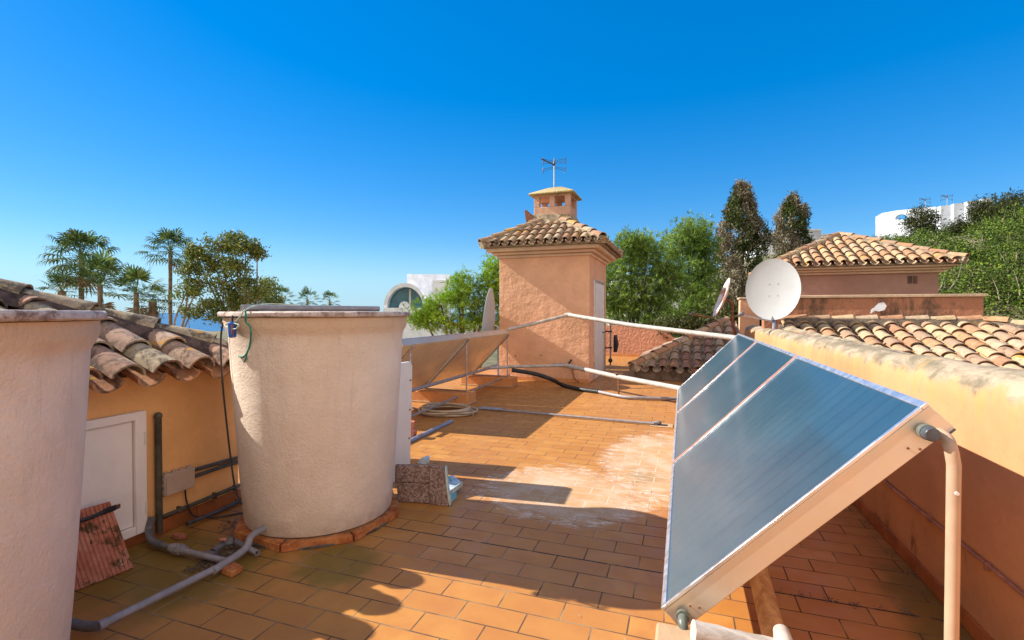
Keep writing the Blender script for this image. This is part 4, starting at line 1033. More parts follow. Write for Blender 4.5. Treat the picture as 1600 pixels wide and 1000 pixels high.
tag(MB().box(.22, 11.2, .003, .52, 11.5, .30).build('brick_pier', MT['brick'], bevel=.01, loc=(.37, 11.35, 0)), 'short red brick pier at the corner of the low roof', 'pier')

# ================================================================== ROOFS BEHIND THE PARAPET
def leanto():
    t = thing('lean_to_roof', (5, 8, 1), 'sunlit barrel tile roof just beyond the long parapet', 'roof')
    m_ = .30; ye = 5.6; yt = 10.0; zt = 1.33; ze = zt - m_ * (yt - ye); k = math.sqrt(1 + m_ * m_)
    xa, xb = 1.64, 7.3
    mb = MB(); tile_plane(mb, V(xa, ye, ze), V(1, 0, 0), V(0, 1, m_), xb - xa, lambda a: min((yt - ye), max(0, (xb - xa) - a + 1.6)) * k, .25, jit=1.6)
    deck = MB().prism([V(xa, ye, ze), V(xb, ye, ze), V(xb, yt, zt), V(xa, yt, zt)], V(0, 0, -.12)); d = deck.build('roof_base', MT['mortar'], t, smooth=False)
    mb.build('roof_tiles', MT['tile_warm'], d)
    cp_ = MB(); mo = MB()
    hip_caps(cp_, mo, V(xb, 8.3, zt - m_ * 1.7 + .06), V(4.55, yt + .1, zt + .06), .11)
    hip_caps(cp_, mo, V(4.5, yt - .12, zt + .05), V(1.7, yt - .12, zt + .06), .09)
    cp_.build('hip_tiles', MT['tile_warm'], d); mo.build('mortar_bed', MT['mortar'], d, smooth=False)
    # mortared verge along the parapet with loose tiles bedded in it
    vg = MB(); cv = MB()
    pth = [V(1.70, 9.6, 1.18), V(1.74, 7.8, 1.13), V(1.78, 6.2, 1.10), V(1.80, 4.7, 1.06), V(1.82, 3.4, 1.02)]
    vg.tube(smoothline(pth, 5), [.13] * 21, 8); vg.build('verge_mortar', MT['mortar_pale'], d)
    for i in range(9):
        y = 8.3 - i * .52; half_tile(cv, V(1.86 + .03 * i, y, 1.12 - .012 * i), V(.45, .89, 0).normalized(), V(-.85, .45, .12).normalized(), V(0, 0, 1), .42, .10, .085, .03, .03)
    cv.build('verge_tiles', MT['tile_old'], d)
    t2 = MB(); k2 = 0
leanto()
def pinkparapet():
    t = thing('stained_parapet', (3, 10.1, 1), 'stained pink parapet wall with pale coping standing between the two tiled roofs', 'wall')
    MB().box(1.40, 10.0, -2.2, 4.60, 10.26, 1.80).build('wall', MT['pink_wall'], t, smooth=False, bevel=.01)
    MB().box(1.37, 9.97, 1.801, 4.63, 10.29, 1.85).build('coping', MT['cap'], t, bevel=.008)
    MB().box(4.34, 10.262, -2.2, 4.60, 14.3, 1.80).build('return_wall', MT['pink_wall'], t, smooth=False)
    p = atY(1372, 480, 10.0); f = MB()
    pl = [(0, 0), (.05, .07), (.13, .085), (.17, .02), (.14, -.05), (.06, -.075), (0, -.06), (-.06, -.11), (-.05, -.04)]
    f.prism([V(p.x - .05 + a, 9.994, p.z + b) for a, b in pl], V(0, -.008, 0)); f.build('plaster_patch', MT['white_wall'], t, smooth=False)
pinkparapet()
def pavilion():
    t = thing('pavilion', (4.16, 16, -6), 'small pink pavilion with sunlit pyramid tile roof behind the stained parapet', 'pavilion')
    MB().box(2.48, 14.34, -6, 5.74, 17.66, 2.50).build('wall', MT['pink_dusty'], t, smooth=False)
    c = MB()
    for (z0, z1, e) in ((2.50, 2.56, .08), (2.561, 2.62, .17), (2.621, 2.68, .28)): c.box(2.48 - e, 14.34 - e, z0, 5.74 + e, 17.66 + e, z1)
    c.build('cornice', MT['cornice'], t, bevel=.015)
    hip_roof(t, 2.12, 13.98, 6.10, 18.02, 2.715, .47, MT['tile_warm'], MT['mortar_pale'], .245)
    p = atY(1426, 437, 14.34); v = MB()
    for dx in (-.055, .055): v.box(p.x + dx - .042, 14.325, p.z - .09, p.x + dx + .042, 14.338, p.z + .09)
    v.build('vent_grille', MT['pink_wall'], t, smooth=False)
pavilion()
# small pinkish pillar left of the white dish
t = thing('pink_pillar', (1.75, 12.4, 0), 'pale pink pillar standing behind the big white dish', 'pillar')
a = atY(1157, 468, 12.6); b = atY(1187, 468, 12.6)
MB().box(a.x, 12.6, -.2, b.x, 13.0, a.z).build('shaft', MT['tower'], t, bevel=.01)
MB().box(a.x - .03, 12.57, a.z + .001, b.x + .03, 13.03, a.z + .05).build('cap', MT['cap'], t, bevel=.008)

# ================================================================== SATELLITE DISHES
def dish(c, n, rad, label, m, depth=.11, oval=1.12, arm=None, foot=None, lnb='steel', roll=V(0, 0, 1)):
    """c centre, n facing direction"""
    n = n.normalized(); x = n.cross(roll).normalized(); y = x.cross(n).normalized()
    t = thing('satellite_dish', foot if foot is not None else c, label, 'satellite dish')
    vs = []; fs = []; seg = 40; rings = 8
    for side in (0, 1):
        for i in range(rings + 1):
            r = i / rings
            for k in range(seg):
                a = 2 * PI * k / seg
                vs.append(c + x * (rad * r * math.cos(a)) + y * (rad * oval * r * math.sin(a)) + n * (depth * (r * r - 1) - side * .012 + (.006 if i == rings else 0)))
    q = (rings + 1) * seg
    for i in range(rings):
        for k in range(seg):
            k2 = (k + 1) % seg
            fs.append((i * seg + k, i * seg + k2, (i + 1) * seg + k2, (i + 1) * seg + k)); fs.append((q + i * seg + k2, q + i * seg + k, q + (i + 1) * seg + k, q + (i + 1) * seg + k2))
    for k in range(seg):
        k2 = (k + 1) % seg; fs.append((rings * seg + k, rings * seg + k2, q + rings * seg + k2, q + rings * seg + k))
    r_ = MB().add(vs, fs).build('reflector', MT[m], t, ang=50)
    bolts = MB()
    for i in (-1, 1):
        for j in (-1, 1):
            p = c + x * i * rad * .16 + y * j * rad * .24 - n * (depth * .93); bolts.tube([p, p + n * .006], .010, 8)
    bolts.build('bolts', MT['steel'], r_)
    low = c - y * rad * oval
    tip = c + n * rad * 1.15 - y * rad * .75 if arm is None else arm
    MB().tube([low - n * .02 + y * .06, low + n * .08 - y * .02, tip], .014, 7).build('arm', MT[lnb], t)
    hd = MB(); dd = (c - tip).normalized()
    hd.tube([tip - dd * .05, tip + dd * .02, tip + dd * .03, tip + dd * .07], [.024, .024, .036, .034], 10); hd.build('receiver', MT['pvc_dark'], t)
    if foot is not None:
        bk = c - n * .10
        MB().tube([bk, bk - n * .12, bk - n * .14 - V(0, 0, .15)], .024, 8).build('bracket', MT[lnb], t)
        e = bk - n * .14 - V(0, 0, .12)
        MB().tube([e + V(0, 0, .1), V(e.x, e.y, (e.z + foot.z) / 2), V(foot.x, foot.y, foot.z)], .026, 8).build('mast', MT[lnb], t)
    return t
dc = atD(1207, 452, 8.5)
dish(dc, V(-.35, -1, .10), .435, 'large round pale grey satellite dish facing us above the parapet end', 'dish', .07, 1.24, atD(1157, 492, 8.0), V(1.46, 9.35, 1.24))
rd = atD(1127, 466, 10.5)
dish(rd, V(-1, -.07, .36), .46, 'rusty peeling satellite dish seen edge-on behind the low roof', 'rustdish', .07, 1.0, atD(1080, 490, 10.3), V(1.15, 11.75, .9), 'rust')
ld = atD(762, 508, 10.75)
dish(ld, V(-1.0, -.22, .10), .66, 'tall white satellite dish seen edge-on between the left collectors and the tower', 'dish', .12, 1.25, V(ld.x - .6, ld.y + .0, .7), V(ld.x + .25, ld.y, .0))

# ================================================================== VEGETATION
def rvec(n):
    v = rng.normal(size=(n, 3)); return v / np.linalg.norm(v, axis=1, keepdims=True)
def leaf_quads(P, size, aspect=.5, up=0., fold=.15, outward=None):
    n = len(P); d = rvec(n)
    if outward is not None: d = d + outward
    d[:, 2] += up; d /= np.linalg.norm(d, axis=1, keepdims=True)
    s = np.cross(d, rvec(n)); s /= np.linalg.norm(s, axis=1, keepdims=True) + 1e-9
    l = size * rng.uniform(.6, 1.35, (n, 1)); w = l * aspect * .5; nn = np.cross(d, s)
    v = np.stack([P, P + d * l * .45 + s * w + nn * w * fold, P + d * l, P + d * l * .45 - s * w + nn * w * fold], 1).reshape(-1, 3)
    return v, np.arange(4 * n).reshape(n, 4)
def subclumps(blobs, per, shell=.45):
    out = []
    for (c, r, w) in blobs:
        k = max(3, int(per * w)); d = rvec(k); q = shell + (1 - shell) * rng.random((k, 1)) ** .6
        q *= 1 + .12 * rng.normal(size=(k, 1))
        out.append(np.array(c) + d * q * np.array(r))
    return np.concatenate(out)
def tree(name, label, cat, base, blobs, per, leaves, sigma, size, m, bark='bark', aspect=.5, up=0., trunk_r=.14, group=None, needle=False, twigs=60, lean=V(0, 0, 0), shell=.45, fork=.45, part='crown', stems=1, dy=1.):
    base = Vector(base); t = thing(name, base, label, cat, group)
    sc_ = subclumps(blobs, per, shell); n = len(sc_)
    P = np.repeat(sc_, leaves, 0)
    if needle:
        # tufts of needles fanning out from short twigs
        tuf = max(1, leaves // 12); cen = np.repeat(sc_, tuf, 0) + rng.normal(0, sigma, (n * tuf, 3)) * [1, 1, .7]
        P = np.repeat(cen, 12, 0); tw = np.repeat(rvec(len(cen)) + [0, 0, .5], 12, 0)
        v, f = leaf_quads(P, size, aspect, 0., .05, tw * 1.1)
    else:
        P = P + rng.normal(0, sigma, P.shape) * [1, 1, .75]
        v, f = leaf_quads(P, size, aspect, up)
    top = np.mean([b[0] for b in blobs], 0); zf = base.z + (min(b[0][2] for b in blobs) - base.z) * fork * 1.6
    mb = MB(); forks = []
    for s_ in range(stems):
        off = V(random.uniform(-.5, .5), random.uniform(-.5, .5), 0) * (stems > 1)
        fk = V(base.x + (top[0] - base.x) * .5, base.y + (top[1] - base.y) * .5, zf) + off * 2.2 + V(random.uniform(-.1, .1), random.uniform(-.1, .1), random.uniform(-.3, .3) * (stems > 1))
        mb.tube(smoothline([base + off, (base + off) * .5 + fk * .5 + V(random.uniform(-.12, .12), random.uniform(-.12, .12), 0), fk], 5), [trunk_r * (1 - .035 * i) for i in range(11)], 8); forks.append(fk)
    mb.build('trunk', MT[bark], t)
    lb = MB()
    for (c, r, w) in blobs:
        c = Vector(c); f_ = min(forks, key=lambda q: (q - c).length); md = f_ * .5 + c * .5 + V(random.uniform(-.2, .2), random.uniform(-.2, .2), -.1)
        lb.tube(smoothline([f_, md, c], 4), [trunk_r * .55 * (1 - .09 * i) for i in range(9)], 6)
    for i in rng.choice(n, min(n, twigs), replace=False):
        p = Vector(sc_[i]); b = min(blobs, key=lambda q: (Vector(q[0]) - p).length); c = Vector(b[0])
        lb.tube([c, c * .45 + p * .55 + V(random.uniform(-.1, .1), random.uniform(-.1, .1), random.uniform(-.05, .12)), p + (p - c) * .08], [trunk_r * .22, trunk_r * .14, trunk_r * .05], 5)
    lb.build('limbs', MT[bark], t)
    npmesh(part, v, f, MT[m], t)
    return t
def blob_at(px, py, d, rpx, rpy=None, w=1., dd=None):
    c = atD(px, py, d); k = d / FPX; rpy = rpy or rpx
    return (tuple(c), (rpx * k, (dd or rpx) * k, rpy * k), w)
def gz(p): return float(hill(np.array(p[0]), np.array(p[1])))
# --- palms
def palm(c, s, label, nf=30, trunk=.17, group='palms beyond the outbuilding', dead=6, droop=.35, spread=(-50, 82)):
    c = Vector(c); base = V(c.x, c.y, gz(c) - .2); t = thing('palm_tree', base, label, 'palm tree', group)
    n = 14; pts = [base + (c - base) * (i / n) + V(.05 * math.sin(i * .5), 0, 0) for i in range(n + 1)]
    MB().tube(pts, [trunk * (1.25 if i == 0 else 1.0) * (1 - .012 * i) for i in range(n + 1)], 10).build('trunk', MT['palmtrunk'], t)
    sh = []
    def fan(az, el, s, vs, fs, dr):
        d = V(math.cos(az) * math.cos(el), math.sin(az) * math.cos(el), math.sin(el)); side = V(-math.sin(az), math.cos(az), 0); up = d.cross(side)
        if up.z < 0: up = -up
        pl = s * random.uniform(.8, 1.25); hub = c + d * pl + V(0, 0, -.12 * pl * math.cos(el))
        st = len(vs)
        # petiole
        for (p, w) in ((c, .03), (hub, .014)):
            for q in (side * w * s, up * w * s * .7, -side * w * s): vs.append(p + q)
        fs.append((st, st + 1, st + 4, st + 3)); fs.append((st + 1, st + 2, st + 5, st + 4))
        nb = 15; R_ = s * random.uniform(.68, .9)
        for k in range(nb):
            a = (k / (nb - 1) - .5) * R(215); b = (d * math.cos(a) + side * math.sin(a)).normalized(); L = R_ * (1 - .28 * abs(a) / 1.9) * random.uniform(.9, 1.08)
            wv = b.cross(up).normalized() * (.045 * s); st = len(vs)
            fold = up * .02 * s * (1 if k % 2 else -1)
            p1 = hub + b * L * .5 + fold + V(0, 0, -.05 * L * dr); p2 = hub + b * L * .82 + V(0, 0, -dr * .32 * L); p3 = hub + b * L * .98 + V(0, 0, -dr * .85 * L)
            vs += [hub, p1 + wv, p1 - wv, p2 + wv * .55, p2 - wv * .55, p3]
            fs.append((st, st + 1, st + 2, st + 2)); fs.append((st + 1, st + 3, st + 4, st + 2)); fs.append((st + 3, st + 5, st + 4, st + 4))
    def run(n_, e0, e1, mm, nm, dr):
        vs = []; fs = []
        for i in range(n_):
            az = i * 2.39996 + random.uniform(-.2, .2); el = R(e0 + (e1 - e0) * ((i + .5) / n_) ** .9 + random.uniform(-7, 7)); fan(az, el, s, vs, fs, dr)
        v = np.array([tuple(q) for q in vs]); me = bpy.data.meshes.new(nm)
        me.from_pydata([tuple(Vector(q) - OFF[t.name]) for q in v], [], [tuple(dict.fromkeys(f)) for f in fs]); me.update(); me.materials.append(MT[mm])
        o = bpy.data.objects.new(nm, me); col.objects.link(o); o.parent = t
    run(nf, spread[0], spread[1], 'palm', 'fronds', droop)
    if dead: run(dead, -80, -45, 'palm_dead', 'dry_fronds', .2)
    MB().sphere(c - V(0, 0, .1 * s), .11 * s, 10, 6, 2.0).build('crown_shaft', MT['palmtrunk'], t)
palm(atD(127, 402, 25), 1.05, 'tall fan palm with big drooping crown at the far left above the outbuilding roof', 32, .13, droop=.7, spread=(-40, 80), dead=4)
palm(atD(266, 393, 30), 1.0, 'slender palm with long thin bare trunk left of the leafy tree', 25, .12, dead=1, droop=.55, spread=(-30, 75))
palm(atD(212, 459, 20), .78, 'low bushy fan palm just above the ridge, between the two tall palms', 20, .11, dead=2, droop=.15, spread=(-15, 80))
palm(atD(156, 446, 22), .95, 'bushy fan palm growing directly under the tall left palm', 22, .11, dead=2, droop=.18, spread=(-20, 80))
palm(atD(96, 455, 24), .7, 'small fan palm peeping over the ridge at the far left', 16, .2, dead=0, droop=.3, spread=(-10, 80))
palm(atD(238, 470, 24), .6, 'drooping small palm at the foot of the slender palm', 16, .2, dead=3, droop=.5, spread=(-30, 70))
palm(atD(440, 466, 45), .85, 'small distant palm just above the tank, next to the leafy tree', 18, .15, 'small distant palms above the tank', 2, .4)
palm(atD(480, 469, 55), .95, 'middle one of the small distant palms above the tank', 18, .15, 'small distant palms above the tank', 2, .4)
palm(atD(515, 471, 60), .90, 'rightmost of the small distant palms above the tank', 18, .15, 'small distant palms above the tank', 2, .4)
# --- leafy tree left
D_ = 17
bl = [blob_at(312, 398, D_, 20, 13, .8), blob_at(345, 384, D_, 26, 13), blob_at(384, 386, D_, 22, 12), blob_at(402, 396, D_, 12, 9, .5), blob_at(295, 420, D_, 16, 13, .7), blob_at(335, 412, D_, 26, 16, 1.), blob_at(372, 418, D_, 22, 15, .9), blob_at(310, 446, D_, 18, 14, .7), blob_at(350, 444, D_, 24, 15, .8), blob_at(388, 440, D_, 12, 11, .4), blob_at(325, 474, D_, 22, 13, .6), blob_at(366, 470, D_, 20, 13, .6), blob_at(300, 370 + 20, D_, 8, 8, .3), blob_at(366, 372, D_, 14, 8, .4), blob_at(292, 456, D_, 16, 14, .5), blob_at(300, 486, D_, 18, 13, .5), blob_at(342, 492, D_, 20, 12, .6), blob_at(386, 484, D_, 18, 12, .6), blob_at(404, 458, D_, 14, 12, .5)]
tree('leafy_tree', 'many-stemmed olive green tree with open crown beside the slender palm', 'tree', (atD(345, 480, D_).x, atD(345, 480, D_).y, -6.4), bl, 40, 30, .105, .10, 'leaf', 'bark_grey', .5, .1, .10, twigs=180, stems=5, fork=.55, shell=.25)
bl = [blob_at(395, 455, 24, 18, 14), blob_at(418, 445, 24, 12, 12), blob_at(408, 468, 24, 26, 14), blob_at(375, 475, 24, 20, 12), blob_at(430, 474, 24, 14, 10)]
tree('shrub_tree', 'thin dark olive shrub tree between the leafy tree and the distant palms', 'tree', (atD(405, 480, 24).x, atD(405, 480, 24).y, -6.4), bl, 26, 26, .16, .13, 'leaf', 'bark_grey', .5, .1, .07, twigs=60, stems=3)
bl = [blob_at(262, 470, 26, 22, 18), blob_at(292, 482, 26, 18, 14), blob_at(240, 488, 26, 22, 10)]
tree('thin_tree', 'half bare grey twiggy shrub tree behind the slender palm trunk', 'tree', (atD(275, 480, 26).x, atD(275, 480, 26).y, -6.4), bl, 20, 5, .16, .12, 'leaf', 'bark_grey', .5, .1, .06, twigs=60, stems=3)
# --- pine beside the tower
D_ = 14.5
bl = [blob_at(662, 495, D_, 20, 14), blob_at(690, 478, D_, 26, 18), blob_at(716, 460, D_, 26, 20), blob_at(742, 470, D_, 28, 24), blob_at(768, 445, D_, 18, 28), blob_at(772, 420, D_, 12, 14, .5), blob_at(722, 440, D_, 16, 12, .6), blob_at(700, 505, D_, 40, 14), blob_at(760, 500, D_, 26, 20), blob_at(790, 470, D_, 20, 30)]
tree('pine_tree', 'bright green bushy pine between the white vaulted house and the tower', 'tree', (atD(735, 480, D_).x, atD(735, 480, D_).y, -6.4), bl, 24, 144, .15, .15, 'pine', 'bark', .09, 0, .14, needle=True, twigs=60)
# --- pines right of the tower
D_ = 20
bl = [blob_at(985, 385, D_, 28, 20), blob_at(1012, 400, D_, 34, 26), blob_at(975, 425, D_, 34, 30), blob_at(1005, 450, D_, 40, 32), blob_at(965, 480, D_, 34, 30), blob_at(1015, 490, D_, 44, 28), blob_at(1045, 440, D_, 26, 30), blob_at(950, 450, D_, 24, 40)]
tree('pine_tree', 'broad feathery pine immediately right of the tower', 'tree', (atD(1000, 480, D_).x, atD(1000, 480, D_).y, gz(atD(1000, 480, D_)) - .2), bl, 36, 168, .24, .20, 'pine_far', 'bark', .10, 0, .18, needle=True, twigs=80, group='pines right of the tower')
D_ = 22
bl = [blob_at(1082, 362, D_, 26, 16), blob_at(1065, 385, D_, 30, 22), blob_at(1095, 385, D_, 20, 22), blob_at(1075, 415, D_, 36, 28), blob_at(1098, 440, D_, 22, 34), blob_at(1070, 460, D_, 40, 30), blob_at(1095, 490, D_, 30, 26), blob_at(1050, 500, D_, 36, 26)]
tree('pine_tree', 'taller rounded pine between the broad pine and the withered cypresses', 'tree', (atD(1078, 480, D_).x, atD(1078, 480, D_).y, gz(atD(1078, 480, D_)) - .2), bl, 36, 168, .24, .20, 'pine_far', 'bark', .10, 0, .18, needle=True, twigs=80, group='pines right of the tower')
D_ = 17
bl = [blob_at(1110, 505, D_, 40, 16), blob_at(1150, 500, D_, 30, 20), blob_at(1060, 512, D_, 30, 12), blob_at(1180, 490, D_, 20, 22)]
tree('low_shrub', 'low dark green shrub behind the rusty dish', 'shrub', (atD(1120, 500, D_).x, atD(1120, 500, D_).y, gz(atD(1120, 500, D_)) - .2), bl, 34, 50, .2, .12, 'leaf_dark', 'bark', .5, 0, .1, twigs=30)
# --- cypresses
def cypress(px, top, bot, hw, d, label, green=.35, bot_full=None, seedshift=0):
    k = d / FPX; cx = atD(px, 480, d); base = V(cx.x, cx.y, gz(cx) - .2); zt = atD(px, top, d).z; zb = atD(px, bot, d).z; H = zt - zb
    t = thing('cypress_tree', base, label, 'cypress', 'withered cypresses')
    mb = MB(); n = 12; mb.tube([base + (V(cx.x, cx.y, zt - .3) - base) * (i / n) + V(.04 * math.sin(i), .03 * math.cos(i * 1.7), 0) for i in range(n + 1)], [.2 * (1 - i / n * .85) for i in range(n + 1)], 8); mb.build('trunk', MT['bark'], t)
    N_ = int(330 * H * hw * k / 3.2); ph = rng.random(3) * 6
    u = rng.random(N_) ** .85; az = rng.random(N_) * 2 * PI
    prof = np.minimum(1, (1 - u) * 3.2 + .16) * (.72 + .28 * np.cos((u - .38) * 2.2)) * (1 + .22 * np.sin(u * 17 + az * 2 + ph[0]) + .15 * np.sin(u * 31 + az * 3 + ph[1]))
    rr = hw * k * prof * (.45 + .62 * rng.random(N_) ** .5)
    C_ = np.stack([cx.x + rr * np.cos(az), cx.y + rr * np.sin(az), zb + u * H], 1)
    isg = (np.sin(az * 1.5 + u * 7 + ph[2]) + rng.normal(0, .5, N_)) > (1.2 - green * 2)
    for sel, m_, nm in ((~isg, 'cyp_brown', 'withered_foliage'), (isg, 'cyp_green', 'green_foliage')):
        c = C_[sel]; P = np.repeat(c, 46, 0) + rng.normal(0, .085, (len(c) * 46, 3)) * [1, 1, 1.7]
        o_ = P - np.array([cx.x, cx.y, 0]); o_[:, 2] = 0; o_ /= np.linalg.norm(o_, axis=1, keepdims=True) + 1e-6
        v, f = leaf_quads(P, .15, .36, .9, .1, o_ * .5); npmesh(nm, v, f, MT[m_], t)
    lb = MB()
    for i in rng.choice(N_, 50, replace=False):
        p = Vector(C_[i]); lb.tube([V(cx.x, cx.y, p.z - .5), p * .6 + V(cx.x, cx.y, p.z - .3) * .4, p], [.03, .02, .008], 5)
    lb.build('branches', MT['bark_grey'], t)
cypress(1158, 293, 500, 31, 24, 'taller and wider withered brown cypress', .40)
cypress(1236, 309, 420, 21, 28, 'smaller withered brown cypress just left of the pavilion roof', .42)
# --- hillside
def thicket():
    cs = []; 
    tries = 0
    while len(cs) < 330 and tries < 14000:
        tries += 1
        x = random.uniform(6.5, 48); y = random.uniform(19, 64)
        d = -x * math.sin(YAW) + y * math.cos(YAW); l = x * math.cos(YAW) + y * math.sin(YAW); px = 800 + FPX * l / d
        if px < 1310 or px > 1760 or d < 17 or d > 62: continue
        if px < 1480 and d < 20: continue
        zg = gz((x, y)); r = random.uniform(.6, 2.0)
        ptop = 489 - FPX * (zg + r * 1.55 - EYE) / d
        lim = float(np.interp(px, [1335, 1400, 1440, 1500, 1530, 1600, 1760], [368, 362, 354, 350, 336, 308, 292]))
        if ptop < lim: continue
        cs.append(((x, y, zg + r * .5 + random.uniform(-.2, .1)), (r, r, r * random.uniform(.8, 1.0)), 1.))
    sc_ = subclumps(cs, 40, .6); P = np.repeat(sc_, 27, 0); P = P + rng.normal(0, .15, P.shape)
    v, f = leaf_quads(P, .11, .6, .2)
    tag(npmesh('hillside_thicket', v, f, MT['leaf_bright']), 'dense bright green scrub covering the hillside on the right', None, None, 'stuff')
    mb = MB()
    for i in rng.choice(len(sc_), 1300, replace=False):
        p = Vector(sc_[i]); q = p + V(random.uniform(-.5, .5), random.uniform(-.5, .5), random.uniform(-1.2, -.5)); mb.tube([q, (p + q) / 2 + V(.08, 0, 0), p + V(0, 0, .2)], [.03, .02, .006], 4)
    tag(mb.build('thicket_twigs', MT['bark_grey']), 'grey bare twigs woven through the hillside scrub', None, None, 'stuff')
thicket()
def hilltree(px, py, d, r, label, m='leaf_dark', n=24):
    bl = [blob_at(px, py, d, r, r * .8), blob_at(px + r * .7, py + r * .6, d, r * .8, r * .8), blob_at(px - r * .6, py + r * .8, d, r * .8, r * .7), blob_at(px, py + r * 1.6, d, r * 1.1, r)]
    c = atD(px, py + 40, d); tree('hill_conifer', label, 'tree', (c.x, c.y, gz(c) - .2), bl, n, 50, .25, .2, m, 'bark', .3, .3, .12, group='dark conifers on the hill', twigs=20)
hilltree(1440, 337, 40, 17, 'dark conifer in front of the white hilltop house')
hilltree(1540, 325, 36, 16, 'dark conifer right of the white hilltop house')
hilltree(1580, 315, 34, 18, 'tallest dark conifer on the hill at the right edge')
hilltree(1500, 352, 38, 10, 'small dark conifer below the fins of the white hilltop house', n=14)

# ================================================================== FAR HOUSES
def vault_house():
    d = 50; k = d / FPX; c = atD(633, 480, d); base = V(c.x, c.y, gz(c) - .3)
    t = thing('vaulted_house', base, 'white house with barrel vault and teal half-round window behind the tank', 'house')
    rx = V(*_r); fw = V(_f[0], _f[1], 0).normalized(); rx = (rx * math.cos(.10) + fw * math.sin(.10)).normalized(); fw = V(-rx.y, rx.x, 0)
    zb = atD(633, 481, d).z; Ro = 33 * k; n = 24
    def arch(r, z): return [c + rx * (r * math.cos(a)) + V(0, 0, z - c.z + 1.18 * r * math.sin(a)) for a in [PI * i / n for i in range(n + 1)]]
    o = arch(Ro, zb); i_ = arch(Ro * .84, zb)
    sh = MB(); depth = fw * 7.5
    vs = o + i_ + [p + depth for p in o] + [p + depth for p in i_]; q = n + 1; fs = []
    for j in range(n): fs += [(j, j + 1, q + j + 1, q + j), (j + 1, j, 2 * q + j, 2 * q + j + 1), (q + j, q + j + 1, 3 * q + j + 1, 3 * q + j), (2 * q + j, 3 * q + j, 3 * q + j + 1, 2 * q + j + 1)]
    fs += [(0, q, 3 * q, 2 * q), (n, 2 * q + n, 3 * q + n, q + n)]
    sh.add(vs, fs).build('vault', MT['white_wall'], t, ang=40)
    w = [p + fw * 1.5 for p in arch(Ro * .83, zb)]; wn = MB().prism(w, fw * .08).build('window', MT['window'], t, smooth=False)
    MB().obox(c + rx * Ro * .16 + fw * 1.42 + V(0, 0, zb - c.z + Ro * .42), rx * .10, fw * .05, V(0, 0, Ro * .50)).build('mullion', MT['white_paint'], wn)
    s = arch(Ro * .27, zb); s = [p - rx * Ro * .08 + fw * .9 for p in s]; MB().prism(s, fw * .3).build('round_fin', MT['white_wall'], t, smooth=False)
    MB().obox(c + fw * 3.6 + V(0, 0, zb - c.z - .25), rx * Ro, fw * 3.8, V(0, 0, .25)).build('sill', MT['white_wall'], t, smooth=False)
    zm = (zb - .5 + base.z) / 2
    MB().obox(V(c.x, c.y, zm) + fw * 4.0 + rx * 1.2, rx * Ro * 1.6, fw * 3.7, V(0, 0, zb - .5 - zm)).build('wall', MT['white_wall'], t, smooth=False)
    bx = atD(672, 470, d + 6); zt = atD(672, 431, d + 6).z; zz = (zt + base.z) / 2
    MB().obox(V(bx.x, bx.y, zz), rx * 32 * k * 1.12, fw * 2.2, V(0, 0, zt - zz)).build('rear_block', MT['white_wall'], t, smooth=False)
    bx = atD(690, 460, d + 2)
    MB().obox(V(bx.x, bx.y, zz - .9), rx * 13 * k, fw * 1.8, V(0, 0, zt - zz)).build('side_block', MT['white_wall'], t, smooth=False)
vault_house()
def hill_house():
    d = 70; k = d / FPX; t = thing('hilltop_house', (32, 85, 8), 'white modern house on the hilltop with half-round opening and tall fins', 'house')
    c0 = atD(1368, 370, d); rx = V(*_r); rx = V(.72, -.69, 0).normalized(); fw = V(-rx.y, rx.x, 0)
    def P(px, py):
        q = _ray(px, py); n_ = np.array(fw); t_ = float(n_ @ (np.array(c0) - _c) / (n_ @ q)); return Vector(_c + q * t_)
    # front slab with a real half-round hole: two halves meeting above and below it
    hx, hy, hr = 1409, 343, 10.5; n = 10
    arc = [(hx - hr * math.cos(PI * i / n), hy - hr * .82 * math.sin(PI * i / n)) for i in range(n + 1)]
    up = [(1368, hy), (1368, 339), (1378, 333), (1400, 329), (1440, 325), (1462, 323), (1462, hy)]
    poly = up + list(reversed(arc))
    MB().prism([P(*q) for q in poly], fw * .5).build('upper_wall', MT['white_hill'], t, smooth=False)
    lo = [(1368, hy + .05), (1462, hy + .05), (1462, 420), (1368, 420)]
    MB().prism([P(*q) for q in lo], fw * .5).build('lower_wall', MT['white_hill'], t, smooth=False)
    q = P(1464, 324); y_ = q.y - 1.0
    for i in range(4):
        X0 = q.x + i * 1.05; Y0 = y_ - .75 * i
        MB().box(X0, Y0, 2, X0 + 1.04, Y0 + 5, q.z + .05 * i).build('fin', MT['white_hill'], t, smooth=False)
    antenna(P(1434, 326) + fw * 2, 1.3, 'left antenna above the white hilltop house', 2.3, R(10))
    antenna(P(1468, 324) + fw * 2, 1.5, 'right antenna above the white hilltop house', 2.4, R(10))
hill_house()
